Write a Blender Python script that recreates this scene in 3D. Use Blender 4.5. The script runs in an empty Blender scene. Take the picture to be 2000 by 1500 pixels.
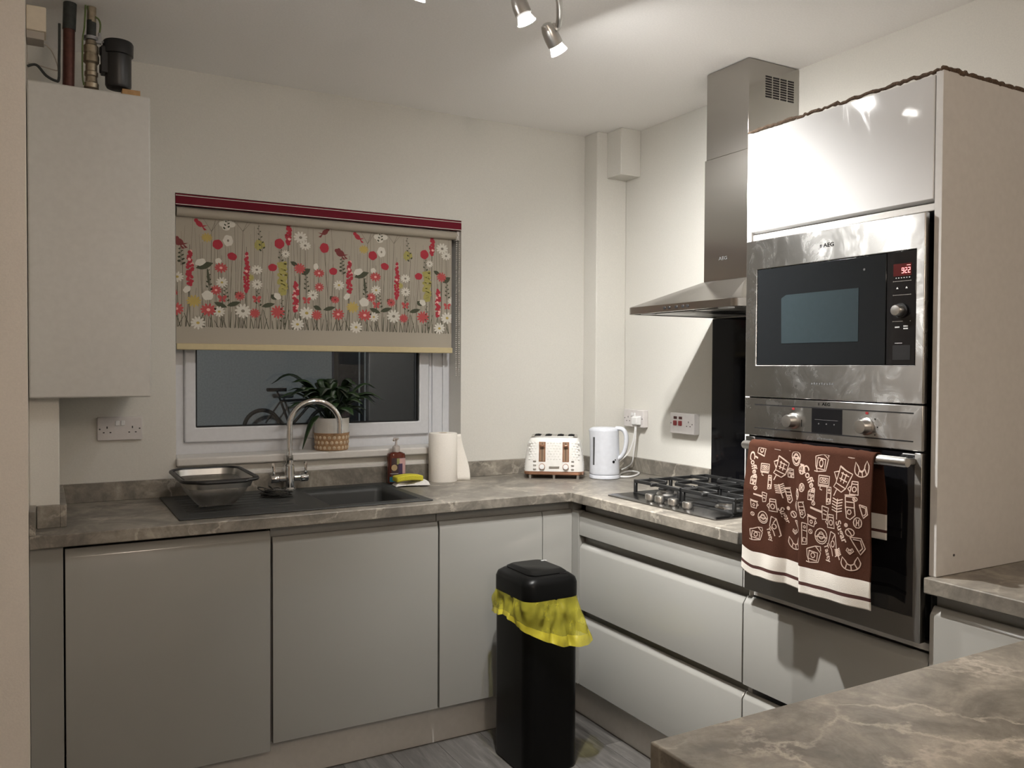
import bpy, bmesh, math, random
from mathutils import Vector, Matrix, noise

# ------------------------------------------------------------------ camera
scene = bpy.context.scene
COL = scene.collection
CAM = Vector((-2.4563, -3.3676, 1.4049)); YAW, PITCH, ROLL, FPX = 0.5114, -0.0210, 0.0047, 1636.13
def _basis():
    cy, sy, cp, sp = math.cos(YAW), math.sin(YAW), math.cos(PITCH), math.sin(PITCH)
    f = Vector((sy*cp, cy*cp, sp)); r = Vector((cy, -sy, 0)); u = r.cross(f)
    cr, sr = math.cos(ROLL), math.sin(ROLL)
    return cr*r+sr*u, -sr*r+cr*u, f
RV, UV, FV = _basis()
def at(u, v, ax, val):
    d = RV*((u-1000)/FPX) + UV*((750-v)/FPX) + FV
    i = 'xyz'.index(ax)
    return CAM + d*((val-CAM[i])/d[i])
cd = bpy.data.cameras.new('camera'); cam = bpy.data.objects.new('camera', cd); COL.objects.link(cam)
cd.sensor_width = 36.0; cd.lens = FPX*36/2000; cd.clip_start = 0.02; cd.clip_end = 100
m = Matrix((RV, UV, -FV)).transposed().to_4x4(); m.translation = CAM; cam.matrix_world = m
scene.camera = cam
# ------------------------------------------------------------------ world and exposure
w = bpy.data.worlds.new('night'); scene.world = w; w.use_nodes = True
w.node_tree.nodes['Background'].inputs[0].default_value = (.010, .014, .022, 1)
w.node_tree.nodes['Background'].inputs[1].default_value = 0.6
vs = scene.view_settings
vs.view_transform = 'Standard'; vs.look = 'None'; vs.gamma = 1; vs.use_curve_mapping = False
vs.exposure = 0.0
BULB = 800.0          # radiance of each ceiling spot bulb face
ROOM_LAMP = 66.0       # radiance of the warm globe lamp in the dining end of the room

# ------------------------------------------------------------------ materials
MATS = {}
def nt(name):
    mt = bpy.data.materials.new(name); mt.use_nodes = True
    return mt, mt.node_tree, mt.node_tree.nodes['Principled BSDF']
def S(b, **k):
    for n, v in k.items():
        n = {'base': 'Base Color', 'rough': 'Roughness', 'metal': 'Metallic', 'coat': 'Coat Weight', 'coatr': 'Coat Roughness', 'trans': 'Transmission Weight',
             'emis': 'Emission Color', 'estr': 'Emission Strength', 'spec': 'Specular IOR Level', 'alpha': 'Alpha', 'ior': 'IOR', 'aniso': 'Anisotropic', 'sss': 'Subsurface Weight', 'sheen': 'Sheen Weight'}[n]
        if isinstance(v, tuple): v = (*v, 1.0) if len(v) == 3 else v
        b.inputs[n].default_value = v
def mat(name, base, rough=.5, bump=0, bscale=60, var=0, **k):
    if name in MATS: return MATS[name]
    mt, t, b = nt(name); S(b, base=base, rough=rough, **k)
    tc = t.nodes.new('ShaderNodeTexCoord'); n = t.nodes.new('ShaderNodeTexNoise')
    n.inputs['Scale'].default_value = bscale; n.inputs['Detail'].default_value = 4
    t.links.new(tc.outputs['Object'], n.inputs['Vector'])
    if bump:
        bp = t.nodes.new('ShaderNodeBump'); bp.inputs['Strength'].default_value = bump; bp.inputs['Distance'].default_value = .002
        t.links.new(n.outputs['Fac'], bp.inputs['Height']); t.links.new(bp.outputs['Normal'], b.inputs['Normal'])
    vv = var or .03
    cr = t.nodes.new('ShaderNodeValToRGB'); c = Vector(base[:3])
    cr.color_ramp.elements[0].position = .3; cr.color_ramp.elements[1].position = .7
    cr.color_ramp.elements[0].color = (*(c*(1-vv)), 1); cr.color_ramp.elements[1].color = (*[min(1, q) for q in c*(1+vv)], 1)
    t.links.new(n.outputs['Fac'], cr.inputs['Fac']); t.links.new(cr.outputs['Color'], b.inputs['Base Color'])
    MATS[name] = mt; return mt
def ramp(t, stops):
    r = t.nodes.new('ShaderNodeValToRGB'); e = r.color_ramp.elements
    while len(e) < len(stops): e.new(.5)
    for q, (p, c) in zip(e, stops): q.position = p; q.color = (*c, 1)
    return r
def mapping(t, scale=(1, 1, 1), rot=(0, 0, 0), src='Object'):
    tc = t.nodes.new('ShaderNodeTexCoord'); mp = t.nodes.new('ShaderNodeMapping')
    mp.inputs['Scale'].default_value = scale; mp.inputs['Rotation'].default_value = rot
    t.links.new(tc.outputs[src], mp.inputs['Vector']); return mp
def noise_n(t, vec, scale, detail=6, rough=.6, dist=0):
    n = t.nodes.new('ShaderNodeTexNoise'); n.inputs['Scale'].default_value = scale; n.inputs['Detail'].default_value = detail
    n.inputs['Roughness'].default_value = rough; n.inputs['Distortion'].default_value = dist
    t.links.new(vec.outputs[0], n.inputs['Vector']); return n
def mix(t, fac, a, b_, blend='MIX'):
    mx = t.nodes.new('ShaderNodeMix'); mx.data_type = 'RGBA'; mx.blend_type = blend
    for sock, val in ((mx.inputs[0], fac), (mx.inputs[6], a), (mx.inputs[7], b_)):
        if hasattr(val, 'is_linked'): t.links.new(val, sock)
        else: sock.default_value = val if not isinstance(val, tuple) else (*val, 1)
    return mx.outputs[2]
def stone_mat():
    mt, t, b = nt('stone_laminate'); mp = mapping(t)
    n1 = noise_n(t, mp, 4.6, 12, .66, 1.1); n2 = noise_n(t, mp, 34, 10, .75, .5)
    base = ramp(t, [(.30, (.116, .106, .092)), (.46, (.186, .172, .150)), (.57, (.282, .260, .225)), (.72, (.44, .405, .35))])
    t.links.new(n1.outputs['Fac'], base.inputs['Fac'])
    fine = ramp(t, [(.3, (.62, .60, .58)), (.7, (1.25, 1.23, 1.2))]); t.links.new(n2.outputs['Fac'], fine.inputs['Fac'])
    c = mix(t, .8, base.outputs['Color'], fine.outputs['Color'], 'MULTIPLY')
    # pale veins: thin band around a warped voronoi cell edge
    nw = noise_n(t, mp, 3.4, 9, .62); add = t.nodes.new('ShaderNodeVectorMath'); add.operation = 'MULTIPLY_ADD'
    add.inputs[1].default_value = (.42, .42, .42); t.links.new(nw.outputs['Color'], add.inputs[0]); t.links.new(mp.outputs[0], add.inputs[2])
    vo = t.nodes.new('ShaderNodeTexVoronoi'); vo.feature = 'DISTANCE_TO_EDGE'; vo.inputs['Scale'].default_value = 3.4
    t.links.new(add.outputs[0], vo.inputs['Vector'])
    vr = ramp(t, [(0, (1, 1, 1)), (.010, (.6, .6, .6)), (.03, (0, 0, 0))]); t.links.new(vo.outputs['Distance'], vr.inputs['Fac'])
    nm = noise_n(t, mp, 5, 3); vm = ramp(t, [(.40, (0, 0, 0)), (.58, (.75, .75, .75))]); t.links.new(nm.outputs['Fac'], vm.inputs['Fac'])
    vf = mix(t, 1.0, vr.outputs['Color'], vm.outputs['Color'], 'MULTIPLY')
    c = mix(t, vf, c, (.52, .47, .40))
    t.links.new(c, b.inputs['Base Color']); S(b, rough=.38)
    MATS['stone'] = mt
stone_mat()
def wood_floor_mat(k):
    mt, t, b = nt('grey_wood_vinyl_%s' % 'abcd'[k]); mp = mapping(t, (14, 1.1, 8))
    n1 = noise_n(t, mp, 2.2, 8, .7, 1.2); g = (.090, .108, .080, .118)[k]
    r = ramp(t, [(.28, (g*.55, g*.52, g*.48)), (.5, (g, g*.94, g*.88)), (.72, (g*1.8, g*1.71, g*1.6))])
    t.links.new(n1.outputs['Fac'], r.inputs['Fac']); t.links.new(r.outputs['Color'], b.inputs['Base Color']); S(b, rough=.42)
    return mt
FLOORM = [wood_floor_mat(k) for k in range(4)]
def steel(name, base=(.50, .495, .485), rough=.235, axis='h', stains=False, aniso=.82, rot=.25):
    mt, t, b = nt(name)
    sc = (3, 3, 420) if axis == 'h' else (420, 420, 3)
    mp = mapping(t, sc); n = noise_n(t, mp, 1.0, 3)
    bp = t.nodes.new('ShaderNodeBump'); bp.inputs['Strength'].default_value = .10; bp.inputs['Distance'].default_value = .0006
    t.links.new(n.outputs['Fac'], bp.inputs['Height']); t.links.new(bp.outputs['Normal'], b.inputs['Normal'])
    S(b, base=base, rough=rough, metal=1.0, aniso=aniso); b.inputs['Anisotropic Rotation'].default_value = rot
    tg = t.nodes.new('ShaderNodeTangent'); tg.direction_type = 'RADIAL'; tg.axis = 'Z'; t.links.new(tg.outputs[0], b.inputs['Tangent'])
    if stains:
        mp2 = mapping(t, (7, 7, 5)); n2 = noise_n(t, mp2, 2.0, 8, .75, .8)
        r = ramp(t, [(.45, (rough-.02,)*3), (.62, (rough+.06,)*3), (.7, (rough+.2,)*3)]); t.links.new(n2.outputs['Fac'], r.inputs['Fac']); t.links.new(r.outputs['Color'], b.inputs['Roughness'])
    MATS[name] = mt; return mt
def gloss_mat(name, base, smear=False):
    mt, t, b = nt(name); S(b, base=base, rough=.16, spec=.5)
    mp = mapping(t, (1, 1, 1)); n = noise_n(t, mp, 1.5, 4)
    lo, hi = (.05, .10) if smear else (.13, .2)
    if smear:
        mp = mapping(t, (9, 9, 3)); n = noise_n(t, mp, 1.2, 8, .7, 1.4); r = ramp(t, [(.42, (.035,)*3), (.60, (.07,)*3), (.70, (.22,)*3)])
    else: r = ramp(t, [(.3, (lo,)*3), (.7, (hi,)*3)])
    t.links.new(n.outputs['Fac'], r.inputs['Fac']); t.links.new(r.outputs['Color'], b.inputs['Roughness'])
    MATS[name] = mt; return mt
M = MATS
mat('wall', (.66, .645, .60), .85, .12, 220); mat('wall_warm', (.80, .74, .67), .85, .12, 220)
mat('ceiling', (.90, .88, .86), .9, .1, 160); mat('boxing', (.66, .645, .60), .8, .1, 200)
gloss_mat('door', (.285, .28, .262)); gloss_mat('door_smear_lit', (.62, .62, .62), True); mat('panel', (.58, .565, .545), .35)  # top door paler than base doors: strong lamplight put into its colour
mat('boiler', (.54, .535, .51), .4); mat('carcass', (.30, .30, .285), .4); mat('dark_gap', (.01, .01, .01), .8)
mat('plinth', (.56, .545, .515), .35); steel('steel', stains=True); steel('steel_hood', (.40, .38, .355), .23, axis='v', rot=0.0); steel('steel_dark', (.25, .243, .232), .32)
steel('hob_steel', (.17, .165, .16), .24); mat('chrome', (.75, .75, .75), .07, metal=1.0); mat('satin', (.62, .61, .59), .3, metal=1.0); mat('black_glass', (.006, .006, .007), .04)
mat('mw_glass', (.009, .010, .011), .10, spec=.25); mat('mw_window', (.022, .031, .035), .22, spec=.3)
mat('splash', (.004, .004, .005), .06, spec=.12); mat('black_plastic', (.012, .012, .013), .38); mat('cast_iron', (.012, .012, .012), .55, .2, 300)
mat('bin_black', (.004, .004, .004), .34, spec=.14); mat('sink', (.035, .037, .036), .5, .15, 500, .15)
mat('white_plastic', (.74, .74, .74), .28); mat('kettle_white', (.60, .62, .67), .25); mat('socket', (.62, .59, .58), .35); mat('upvc', (.66, .67, .70), .3); mat('sill', (.68, .655, .625), .4)
mat('hole', (.006, .004, .004), .7); mat('red_rocker', (.22, .022, .025), .3); mat('red_neon', (.06, .008, .008), .2)
mat('toaster', (.76, .75, .72), .3); mat('rose_gold', (.62, .36, .25), .25, metal=1.0); mat('slot_brown', (.25, .16, .10), .4)
mat('blind', (.415, .375, .310), .85, .25, 900); mat('blind_red', (.15, .010, .022), .8, spec=.2); mat('blind_white', (.62, .59, .55), .5); mat('chain', (.34, .32, .30), .4); mat('blind_bar', (.58, .49, .29), .5)
for nme, c in (('p_red', (.42, .035, .055)), ('p_coral', (.50, .09, .09)), ('p_pink', (.80, .45, .42)), ('p_white', (.68, .655, .585)), ('p_green', (.070, .078, .048)), ('p_stem', (.115, .105, .08)), ('p_faint', (.245, .22, .175)), ('p_olive', (.40, .36, .115)), ('p_brown', (.20, .045, .045)), ('p_yell', (.50, .38, .12))):
    mat(nme, c, .85)
mat('towel_brown', (.060, .025, .016), 1.0, .9, 900, .3, spec=.05); mat('towel_white', (.70, .66, .60), .95, .7, 800, .06, spec=.1); mat('towel_print', (.52, .385, .315), .95, .6, 900, .2); mat('towel_stripe', (.06, .018, .014), .95, .5, 800)
mat('copper', (.095, .038, .030), .42, .1, 60, .25, metal=.55); mat('brass', (.42, .36, .27), .33, metal=.9, var=.2); mat('lagging', (.022, .026, .024), .6, .2, 90, .3); mat('wood', (.42, .25, .11), .7, .2, 40, .2)
mat('cream_box', (.70, .62, .50), .5); mat('wire_green', (.10, .14, .04), .5); mat('wire_grey', (.42, .38, .33), .5); mat('brown_edge', (.10, .065, .042), .9, 1.0, 260, .5)
mat('paper', (.84, .80, .74), .9, .4, 260); mat('soap_label', (.055, .03, .035), .4); mat('soap_pink', (.58, .36, .36), .4); mat('soap_gold', (.42, .30, .17), .4); mat('soap_teal', (.02, .16, .22), .4); mat('soap_purple', (.06, .035, .09), .4); mat('soap_green', (.30, .30, .12), .4)
mat('sponge', (.62, .56, .045), .9, .6, 300, .15); mat('cloth', (.72, .70, .68), .9, .5, 200); mat('scourer', (.12, .12, .115), .4, .5, 300, .4, metal=.8)
mat('leaf', (.022, .050, .016), .38, .1, 30, .35); mat('leaf_dark', (.010, .022, .010), .4, .1, 30, .3); mat('soil', (.02, .014, .01), .9); mat('ceramic', (.70, .68, .64), .25); mat('rattan', (.42, .25, .13), .7, .4, 200, .2); mat('rattan_light', (.66, .52, .36), .7, .3, 200, .15)
mat('render', (.34, .37, .38), .9, .3, 40, .1); mat('dark_board', (.022, .026, .030), .7, .3, 20, .2); mat('yard', (.07, .07, .075), .9, .4, 10, .2); mat('rubber', (.008, .008, .009), .7); mat('grout', (.72, .70, .66), .7); mat('rim_metal', (.35, .36, .38), .35, metal=.8)
mat('frost', (.85, .85, .85), .3); mat('grey_mark', (.10, .10, .10), .9, spec=.05); mat('ink', (.008, .008, .008), 1.0, spec=0.0); mat('white_mark', (.55, .55, .55), .5)
def emis(name, c, s):
    mt, t, b = nt(name); S(b, base=(.8, .8, .8), emis=c, estr=s); MATS[name] = mt; return mt
emis('bulb_face', (1.0, .985, .95), BULB); emis('bulb_dim', (1.0, .985, .95), BULB*.4); emis('bulb_side', (1, .97, .93), 6.0); emis('bulb_side_dim', (1, .98, .97), .9); emis('bulb_side_bright', (1, .97, .93), 30.0); emis('bulb_face_bright', (1.0, .985, .95), BULB*1.0); emis('globe', (1.0, .84, .69), ROOM_LAMP); emis('led_red', (1, .03, .04), 1.5); emis('yard_fill_glow', (.92, .97, .95), 3600.0)
def clear(name, base, rough, alpha_tr, tint):
    mt, t, b = nt(name); S(b, base=base, rough=rough)
    tr = t.nodes.new('ShaderNodeBsdfTransparent'); tr.inputs[0].default_value = (*tint, 1); mx = t.nodes.new('ShaderNodeMixShader')
    n = noise_n(t, mapping(t), 14, 5, .6); r = ramp(t, [(.3, (max(0, alpha_tr-.12),)*3), (.7, (min(1, alpha_tr+.12),)*3)]); t.links.new(n.outputs['Fac'], r.inputs['Fac'])
    t.links.new(r.outputs['Color'], mx.inputs[0]); t.links.new(b.outputs[0], mx.inputs[1]); t.links.new(tr.outputs[0], mx.inputs[2])
    t.links.new(mx.outputs[0], t.nodes['Material Output'].inputs['Surface']); MATS[name] = mt
clear('bag', (.66, .60, .07), .10, .66, (.95, .92, .45)); clear('bag_thick', (.62, .54, .05), .22, .36, (.95, .92, .4)); clear('pump', (.55, .50, .47), .2, .25, (.9, .88, .86)); clear('soap_liquid', (.14, .035, .022), .12, .18, (.6, .25, .18)); clear('mesh', (.55, .53, .50), .35, .52, (1, 1, 1))
S(MATS['mesh'].node_tree.nodes['Principled BSDF'], metal=1.0)
mt, t, b = nt('pane'); S(b, base=(1, 1, 1), rough=0, trans=1.0, ior=1.45)
g = t.nodes.new('ShaderNodeBsdfGlossy'); g.inputs['Roughness'].default_value = .0; tr = t.nodes.new('ShaderNodeBsdfTransparent'); fr = t.nodes.new('ShaderNodeFresnel'); fr.inputs[0].default_value = 1.5; mx = t.nodes.new('ShaderNodeMixShader')
t.links.new(fr.outputs[0], mx.inputs[0]); t.links.new(tr.outputs[0], mx.inputs[1]); t.links.new(g.outputs[0], mx.inputs[2]); t.links.new(mx.outputs[0], t.nodes['Material Output'].inputs['Surface']); MATS['pane'] = mt

# ------------------------------------------------------------------ geometry helpers
SMALL = {'button_line', 'symbols', 'dial_marks', 'touch_marks', 'pin_holes', 'screws', 'slot_wires', 'drainer_ribs', 'vent_slots', 'digits', 'brand_lettering', 'model_lettering', 'earth_wire', 'flower_print', 'line_drawings'}
class G:
    def __init__(s): s.v = []; s.f = []; s.m = []
    def add(s, vs_, fs, m=0):
        o = len(s.v); s.v += [Vector(p) for p in vs_]; s.f += [[o+i for i in f] for f in fs]; s.m += [m]*len(fs); return s
    def box(s, x0, x1, y0, y1, z0, z1, m=0):
        return s.add([(x, y, z) for x in (x0, x1) for y in (y0, y1) for z in (z0, z1)],
                     [(0, 1, 3, 2), (4, 6, 7, 5), (0, 4, 5, 1), (2, 3, 7, 6), (0, 2, 6, 4), (1, 5, 7, 3)], m)
    def prism(s, poly, fn, a, b, m=0):      # poly of (p,q); fn(p,q,t)->point
        n = len(poly); v = [fn(p, q, a) for p, q in poly]+[fn(p, q, b) for p, q in poly]
        return s.add(v, [list(range(n))[::-1], list(range(n, 2*n))]+[(i, (i+1) % n, n+(i+1) % n, n+i) for i in range(n)], m)
    def cells(s, us, vs_, keep, fn, a, b, m=0):   # manifold slab with holes
        idx = {}
        def V(i, j, k):
            if (i, j, k) not in idx: idx[(i, j, k)] = len(s.v); s.v.append(Vector(fn(us[i], vs_[j], (a, b)[k])))
            return idx[(i, j, k)]
        nu, nv = len(us)-1, len(vs_)-1
        K = lambda i, j: 0 <= i < nu and 0 <= j < nv and keep(.5*(us[i]+us[i+1]), .5*(vs_[j]+vs_[j+1]))
        for i in range(nu):
            for j in range(nv):
                if not K(i, j): continue
                q = [(i, j), (i+1, j), (i+1, j+1), (i, j+1)]
                s.f.append([V(*c, 0) for c in q]); s.f.append([V(*c, 1) for c in q[::-1]]); s.m += [m, m]
                for (c0, c1), nb in (((0, 1), (i, j-1)), ((1, 2), (i+1, j)), ((2, 3), (i, j+1)), ((3, 0), (i-1, j))):
                    if not K(*nb): s.f.append([V(*q[c0], 0), V(*q[c1], 0), V(*q[c1], 1), V(*q[c0], 1)]); s.m.append(m)
        return s
    def tube(s, pts, r, n=10, m=0, closed=False, caps=True):
        pts = [Vector(p) for p in pts]; N = len(pts); rs = r if isinstance(r, (list, tuple)) else [r]*N
        tans = []
        for i in range(N):
            a = pts[(i-1) % N] if (closed or i > 0) else pts[i]; b = pts[(i+1) % N] if (closed or i < N-1) else pts[i]
            tans.append((b-a).normalized())
        up = Vector((0, 0, 1)) if abs(tans[0].z) < .9 else Vector((1, 0, 0)); nrm = (up-tans[0]*up.dot(tans[0])).normalized()
        o = len(s.v)
        for i in range(N):
            nrm = (nrm-tans[i]*nrm.dot(tans[i])).normalized(); bn = tans[i].cross(nrm)
            for k in range(n):
                a = 2*math.pi*k/n; s.v.append(pts[i]+(nrm*math.cos(a)+bn*math.sin(a))*rs[i])
        for i in range(N if closed else N-1):
            for k in range(n):
                j = (i+1) % N; s.f.append([o+i*n+k, o+i*n+(k+1) % n, o+j*n+(k+1) % n, o+j*n+k]); s.m.append(m)
        if caps and not closed:
            s.f.append([o+k for k in range(n)][::-1]); s.f.append([o+(N-1)*n+k for k in range(n)]); s.m += [m, m]
        return s
    def lathe(s, prof, c=(0, 0, 0), n=28, m=0, axis=Vector((0, 0, 1)), cap=True):
        axis = Vector(axis).normalized(); q = Vector((0, 0, 1)).rotation_difference(axis); c = Vector(c); o = len(s.v)
        for r, z in prof:
            for k in range(n): a = 2*math.pi*k/n; s.v.append(c+q@Vector((r*math.cos(a), r*math.sin(a), z)))
        for i in range(len(prof)-1):
            mm = m[i] if isinstance(m, (list, tuple)) else m
            for k in range(n): s.f.append([o+i*n+k, o+i*n+(k+1) % n, o+(i+1)*n+(k+1) % n, o+(i+1)*n+k]); s.m.append(mm)
        if cap:
            m0 = m[0] if isinstance(m, (list, tuple)) else m; m1 = m[-1] if isinstance(m, (list, tuple)) else m
            if prof[0][0] > 1e-5: s.f.append([o+k for k in range(n)][::-1]); s.m.append(m0)
            if prof[-1][0] > 1e-5: s.f.append([o+(len(prof)-1)*n+k for k in range(n)]); s.m.append(m1)
        return s
    def loft(s, rings, m=0, capa=True, capb=True):
        o = len(s.v); n = len(rings[0])
        for r in rings: s.v += [Vector(p) for p in r]
        for i in range(len(rings)-1):
            mm = m[i] if isinstance(m, (list, tuple)) else m
            for k in range(n): s.f.append([o+i*n+k, o+i*n+(k+1) % n, o+(i+1)*n+(k+1) % n, o+(i+1)*n+k]); s.m.append(mm)
        m0 = m[0] if isinstance(m, (list, tuple)) else m; m1 = m[-1] if isinstance(m, (list, tuple)) else m
        if capa: s.f.append([o+k for k in range(n)][::-1]); s.m.append(m0)
        if capb: s.f.append([o+(len(rings)-1)*n+k for k in range(n)]); s.m.append(m1)
        return s
    def grid(s, nu, nv, fn, m=0):
        o = len(s.v)
        for j in range(nv+1):
            for i in range(nu+1): s.v.append(Vector(fn(i/nu, j/nv)))
        for j in range(nv):
            for i in range(nu):
                s.f.append([o+j*(nu+1)+i, o+j*(nu+1)+i+1, o+(j+1)*(nu+1)+i+1, o+(j+1)*(nu+1)+i]); s.m.append(m(i/nu, j/nv) if callable(m) else m)
        return s
    def build(s, name, mats, parent=None, bevel=0, smooth=True, ang=35, local=False, solid=0, seg=2, recalc=True, sub=0):
        if isinstance(mats, str): mats = [mats]
        if parent is not None:
            off = Vector((0, 0, 0)) if local else wloc(parent)
        else:
            xs = [p.x for p in s.v]; ys = [p.y for p in s.v]
            off = Vector(((min(xs)+max(xs))/2, (min(ys)+max(ys))/2, min(p.z for p in s.v)))
        me = bpy.data.meshes.new(name); me.from_pydata([p-off for p in s.v], [], s.f)
        for k in mats: me.materials.append(MATS[k] if isinstance(k, str) else k)
        me.polygons.foreach_set('material_index', s.m)
        if recalc:
            bm = bmesh.new(); bm.from_mesh(me); bmesh.ops.recalc_face_normals(bm, faces=bm.faces); bm.to_mesh(me); bm.free()
        if smooth:
            me.polygons.foreach_set('use_smooth', [True]*len(me.polygons)); me.set_sharp_from_angle(angle=math.radians(ang))
        me.update()
        o = bpy.data.objects.new(name, me); COL.objects.link(o)
        if parent is not None: o.parent = parent
        else: o.location = off
        if solid: md = o.modifiers.new('solid', 'SOLIDIFY'); md.thickness = solid; md.offset = 0
        if bevel:
            md = o.modifiers.new('bevel', 'BEVEL'); md.width = bevel; md.segments = seg; md.limit_method = 'ANGLE'; md.angle_limit = math.radians(40)
        if name in SMALL: o['kind'] = 'stuff'
        if sub: md = o.modifiers.new('sub', 'SUBSURF'); md.levels = sub; md.render_levels = sub
        return o
def wloc(o):
    v = Vector((0, 0, 0))
    while o is not None: v += o.location; o = o.parent
    return v
def tag(o, label, cat=None, group=None, kind=None):
    if label: o['label'] = label
    if cat: o['category'] = cat
    if group: o['group'] = group
    if kind: o['kind'] = kind
    return o
def thing(name, label, cat, loc, rz=0, group=None):
    o = bpy.data.objects.new(name, None); COL.objects.link(o); o.location = loc; o.rotation_euler = (0, 0, rz); o.empty_display_size = .05
    return tag(o, label, cat, group)
def struct(o, label, cat): return tag(o, label, cat, kind='structure')
def text_geo(txt, size=1.0, font=None):
    cu = bpy.data.curves.new('txt', 'FONT'); cu.body = txt; cu.size = size; cu.align_x = 'CENTER'; cu.align_y = 'CENTER'; cu.resolution_u = 3; cu.offset = size*.02
    ob = bpy.data.objects.new('txt', cu); COL.objects.link(ob); bpy.context.view_layer.update()
    me = bpy.data.meshes.new_from_object(ob.evaluated_get(bpy.context.evaluated_depsgraph_get()))
    v = [tuple(p.co) for p in me.vertices]; f = [list(p.vertices) for p in me.polygons]
    bpy.data.objects.remove(ob); bpy.data.curves.remove(cu); bpy.data.meshes.remove(me); return v, f
def rrect(x0, x1, y0, y1, r, z, n=6):
    out = []
    for cx, cy, a0 in ((x1-r, y1-r, 0), (x0+r, y1-r, 90), (x0+r, y0+r, 180), (x1-r, y0+r, 270)):
        for k in range(n+1): a = math.radians(a0+90*k/n); out.append(Vector((cx+r*math.cos(a), cy+r*math.sin(a), z)))
    return out
def spline(pts, n=8):
    pts = [Vector(p) for p in pts]; out = []
    for i in range(len(pts)-1):
        p0, p1, p2, p3 = pts[max(i-1, 0)], pts[i], pts[i+1], pts[min(i+2, len(pts)-1)]
        for k in range(n):
            t_ = k/n; out.append(.5*((2*p1)+(p2-p0)*t_+(2*p0-5*p1+4*p2-p3)*t_*t_+(3*p1-p0-3*p2+p3)*t_**3))
    out.append(pts[-1]); return out
YZ = lambda X: (lambda p, q, t_: (X+t_, p, q))    # slab facing -x, p=y q=z
XZ = lambda Y: (lambda p, q, t_: (p, Y+t_, q))
XY = lambda p, q, t_: (p, q, t_)
random.seed(7)

# ------------------------------------------------------------------ the setting
HC = 2.512; XL = -2.492; REAR = -6.0; XFAR = -4.6; YF = -.587; XF = -.6143; ZT = .91; ZB = .872
WX0, WX1, WZ0, WZ1 = -2.017, -.828, 1.02, 2.05
wall = G().cells([XFAR, WX0, WX1, .12], [0, WZ0, WZ1, 2.6], lambda a, b: not (WX0 < a < WX1 and WZ0 < b < WZ1), XZ(0), 0, .26)
wb = struct(wall.build('wall_back', 'wall', smooth=False), 'off-white plastered kitchen wall around the window', 'wall')
struct(G().box(0, .12, REAR, 0, 0, 2.6).build('wall_right', 'wall', smooth=False), 'off-white plastered wall behind the cooker hood', 'wall')
struct(G().box(XFAR, XL, -.66, 0, 0, HC).build('wall_left', 'wall_warm', smooth=False), 'cream wall end at the left edge of the photo', 'wall')
struct(G().box(XFAR-.1, XFAR, REAR, 0, 0, 2.6).build('wall_far_side', 'wall_warm', smooth=False), 'cream side wall of the dining end behind the camera', 'wall')
struct(G().box(XFAR, .1, REAR-.1, REAR, 0, 2.6).build('wall_rear', 'wall_warm', smooth=False), 'cream rear wall of the dining end behind the camera', 'wall')
struct(G().box(XFAR, 0, REAR, 0, HC, HC+.12).build('ceiling', 'ceiling', smooth=False), 'plain white ceiling above the kitchen', 'ceiling')
fl = struct(G().box(XFAR, 0, REAR, 0, -.06, -.004).build('floor', 'dark_gap', smooth=False), 'grey wood-look plank floor', 'floor')
PW, PL = .18, 1.2
pm = []
for k in range(4):
    g_ = G().box(.0006, PW-.0006, .0006, PL-.0006, -.004, 0); me = bpy.data.meshes.new('plank'); me.from_pydata(g_.v, [], g_.f); me.materials.append(FLOORM[k]); pm.append(me)
k0 = 0; x = XFAR
while x < -.0001:
    y = REAR-[0, .45, .85, .2][k0 % 4]
    while y < 0:
        hidden = (x+PW < XL and y > -.66) or x > -.5 or (x > -2.3 and y > -.5)
        if not hidden:
            a, b2 = max(y, REAR), min(y+PL, 0)
            o = bpy.data.objects.new('plank', random.choice(pm)); COL.objects.link(o); o.parent = fl
            o.location = Vector((x, a, 0))-wloc(fl); o.scale = (min(1, (0-x)/PW), (b2-a)/PL, 1)
        y += PL
    x += PW; k0 += 1
# boxing in the right corner, boxing at its ceiling end, boxing in the left corner
PX, PY = -.172, -.106
struct(G().box(PX, 0, PY, 0, 0, HC).build('trim_1', 'boxing', bevel=.004), 'tall painted pipe boxing in the corner by the kettle', 'boxing')
struct(G().box(-.115, 0, -.215, PY, 2.297, HC).build('trim_2', 'boxing', bevel=.003), 'short painted box under the ceiling on the corner boxing', 'boxing')
BXX, BXY = -2.411, -.47
struct(G().box(XL, BXX, BXY, 0, .91, 1.31).build('trim_3', 'boxing', bevel=.003), 'painted boxing under the boiler in the left corner', 'boxing')
struct(G().box(-2.40, -.56, -.525, -.505, 0, .15).build('baseboard_back', 'plinth', bevel=.001), 'light grey plinth under the sink cabinets', 'plinth')
struct(G().box(-.56, -.54, -2.52, -.505, 0, .15).build('baseboard_right', 'plinth', bevel=.001), 'light grey plinth under the drawers', 'plinth')

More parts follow.
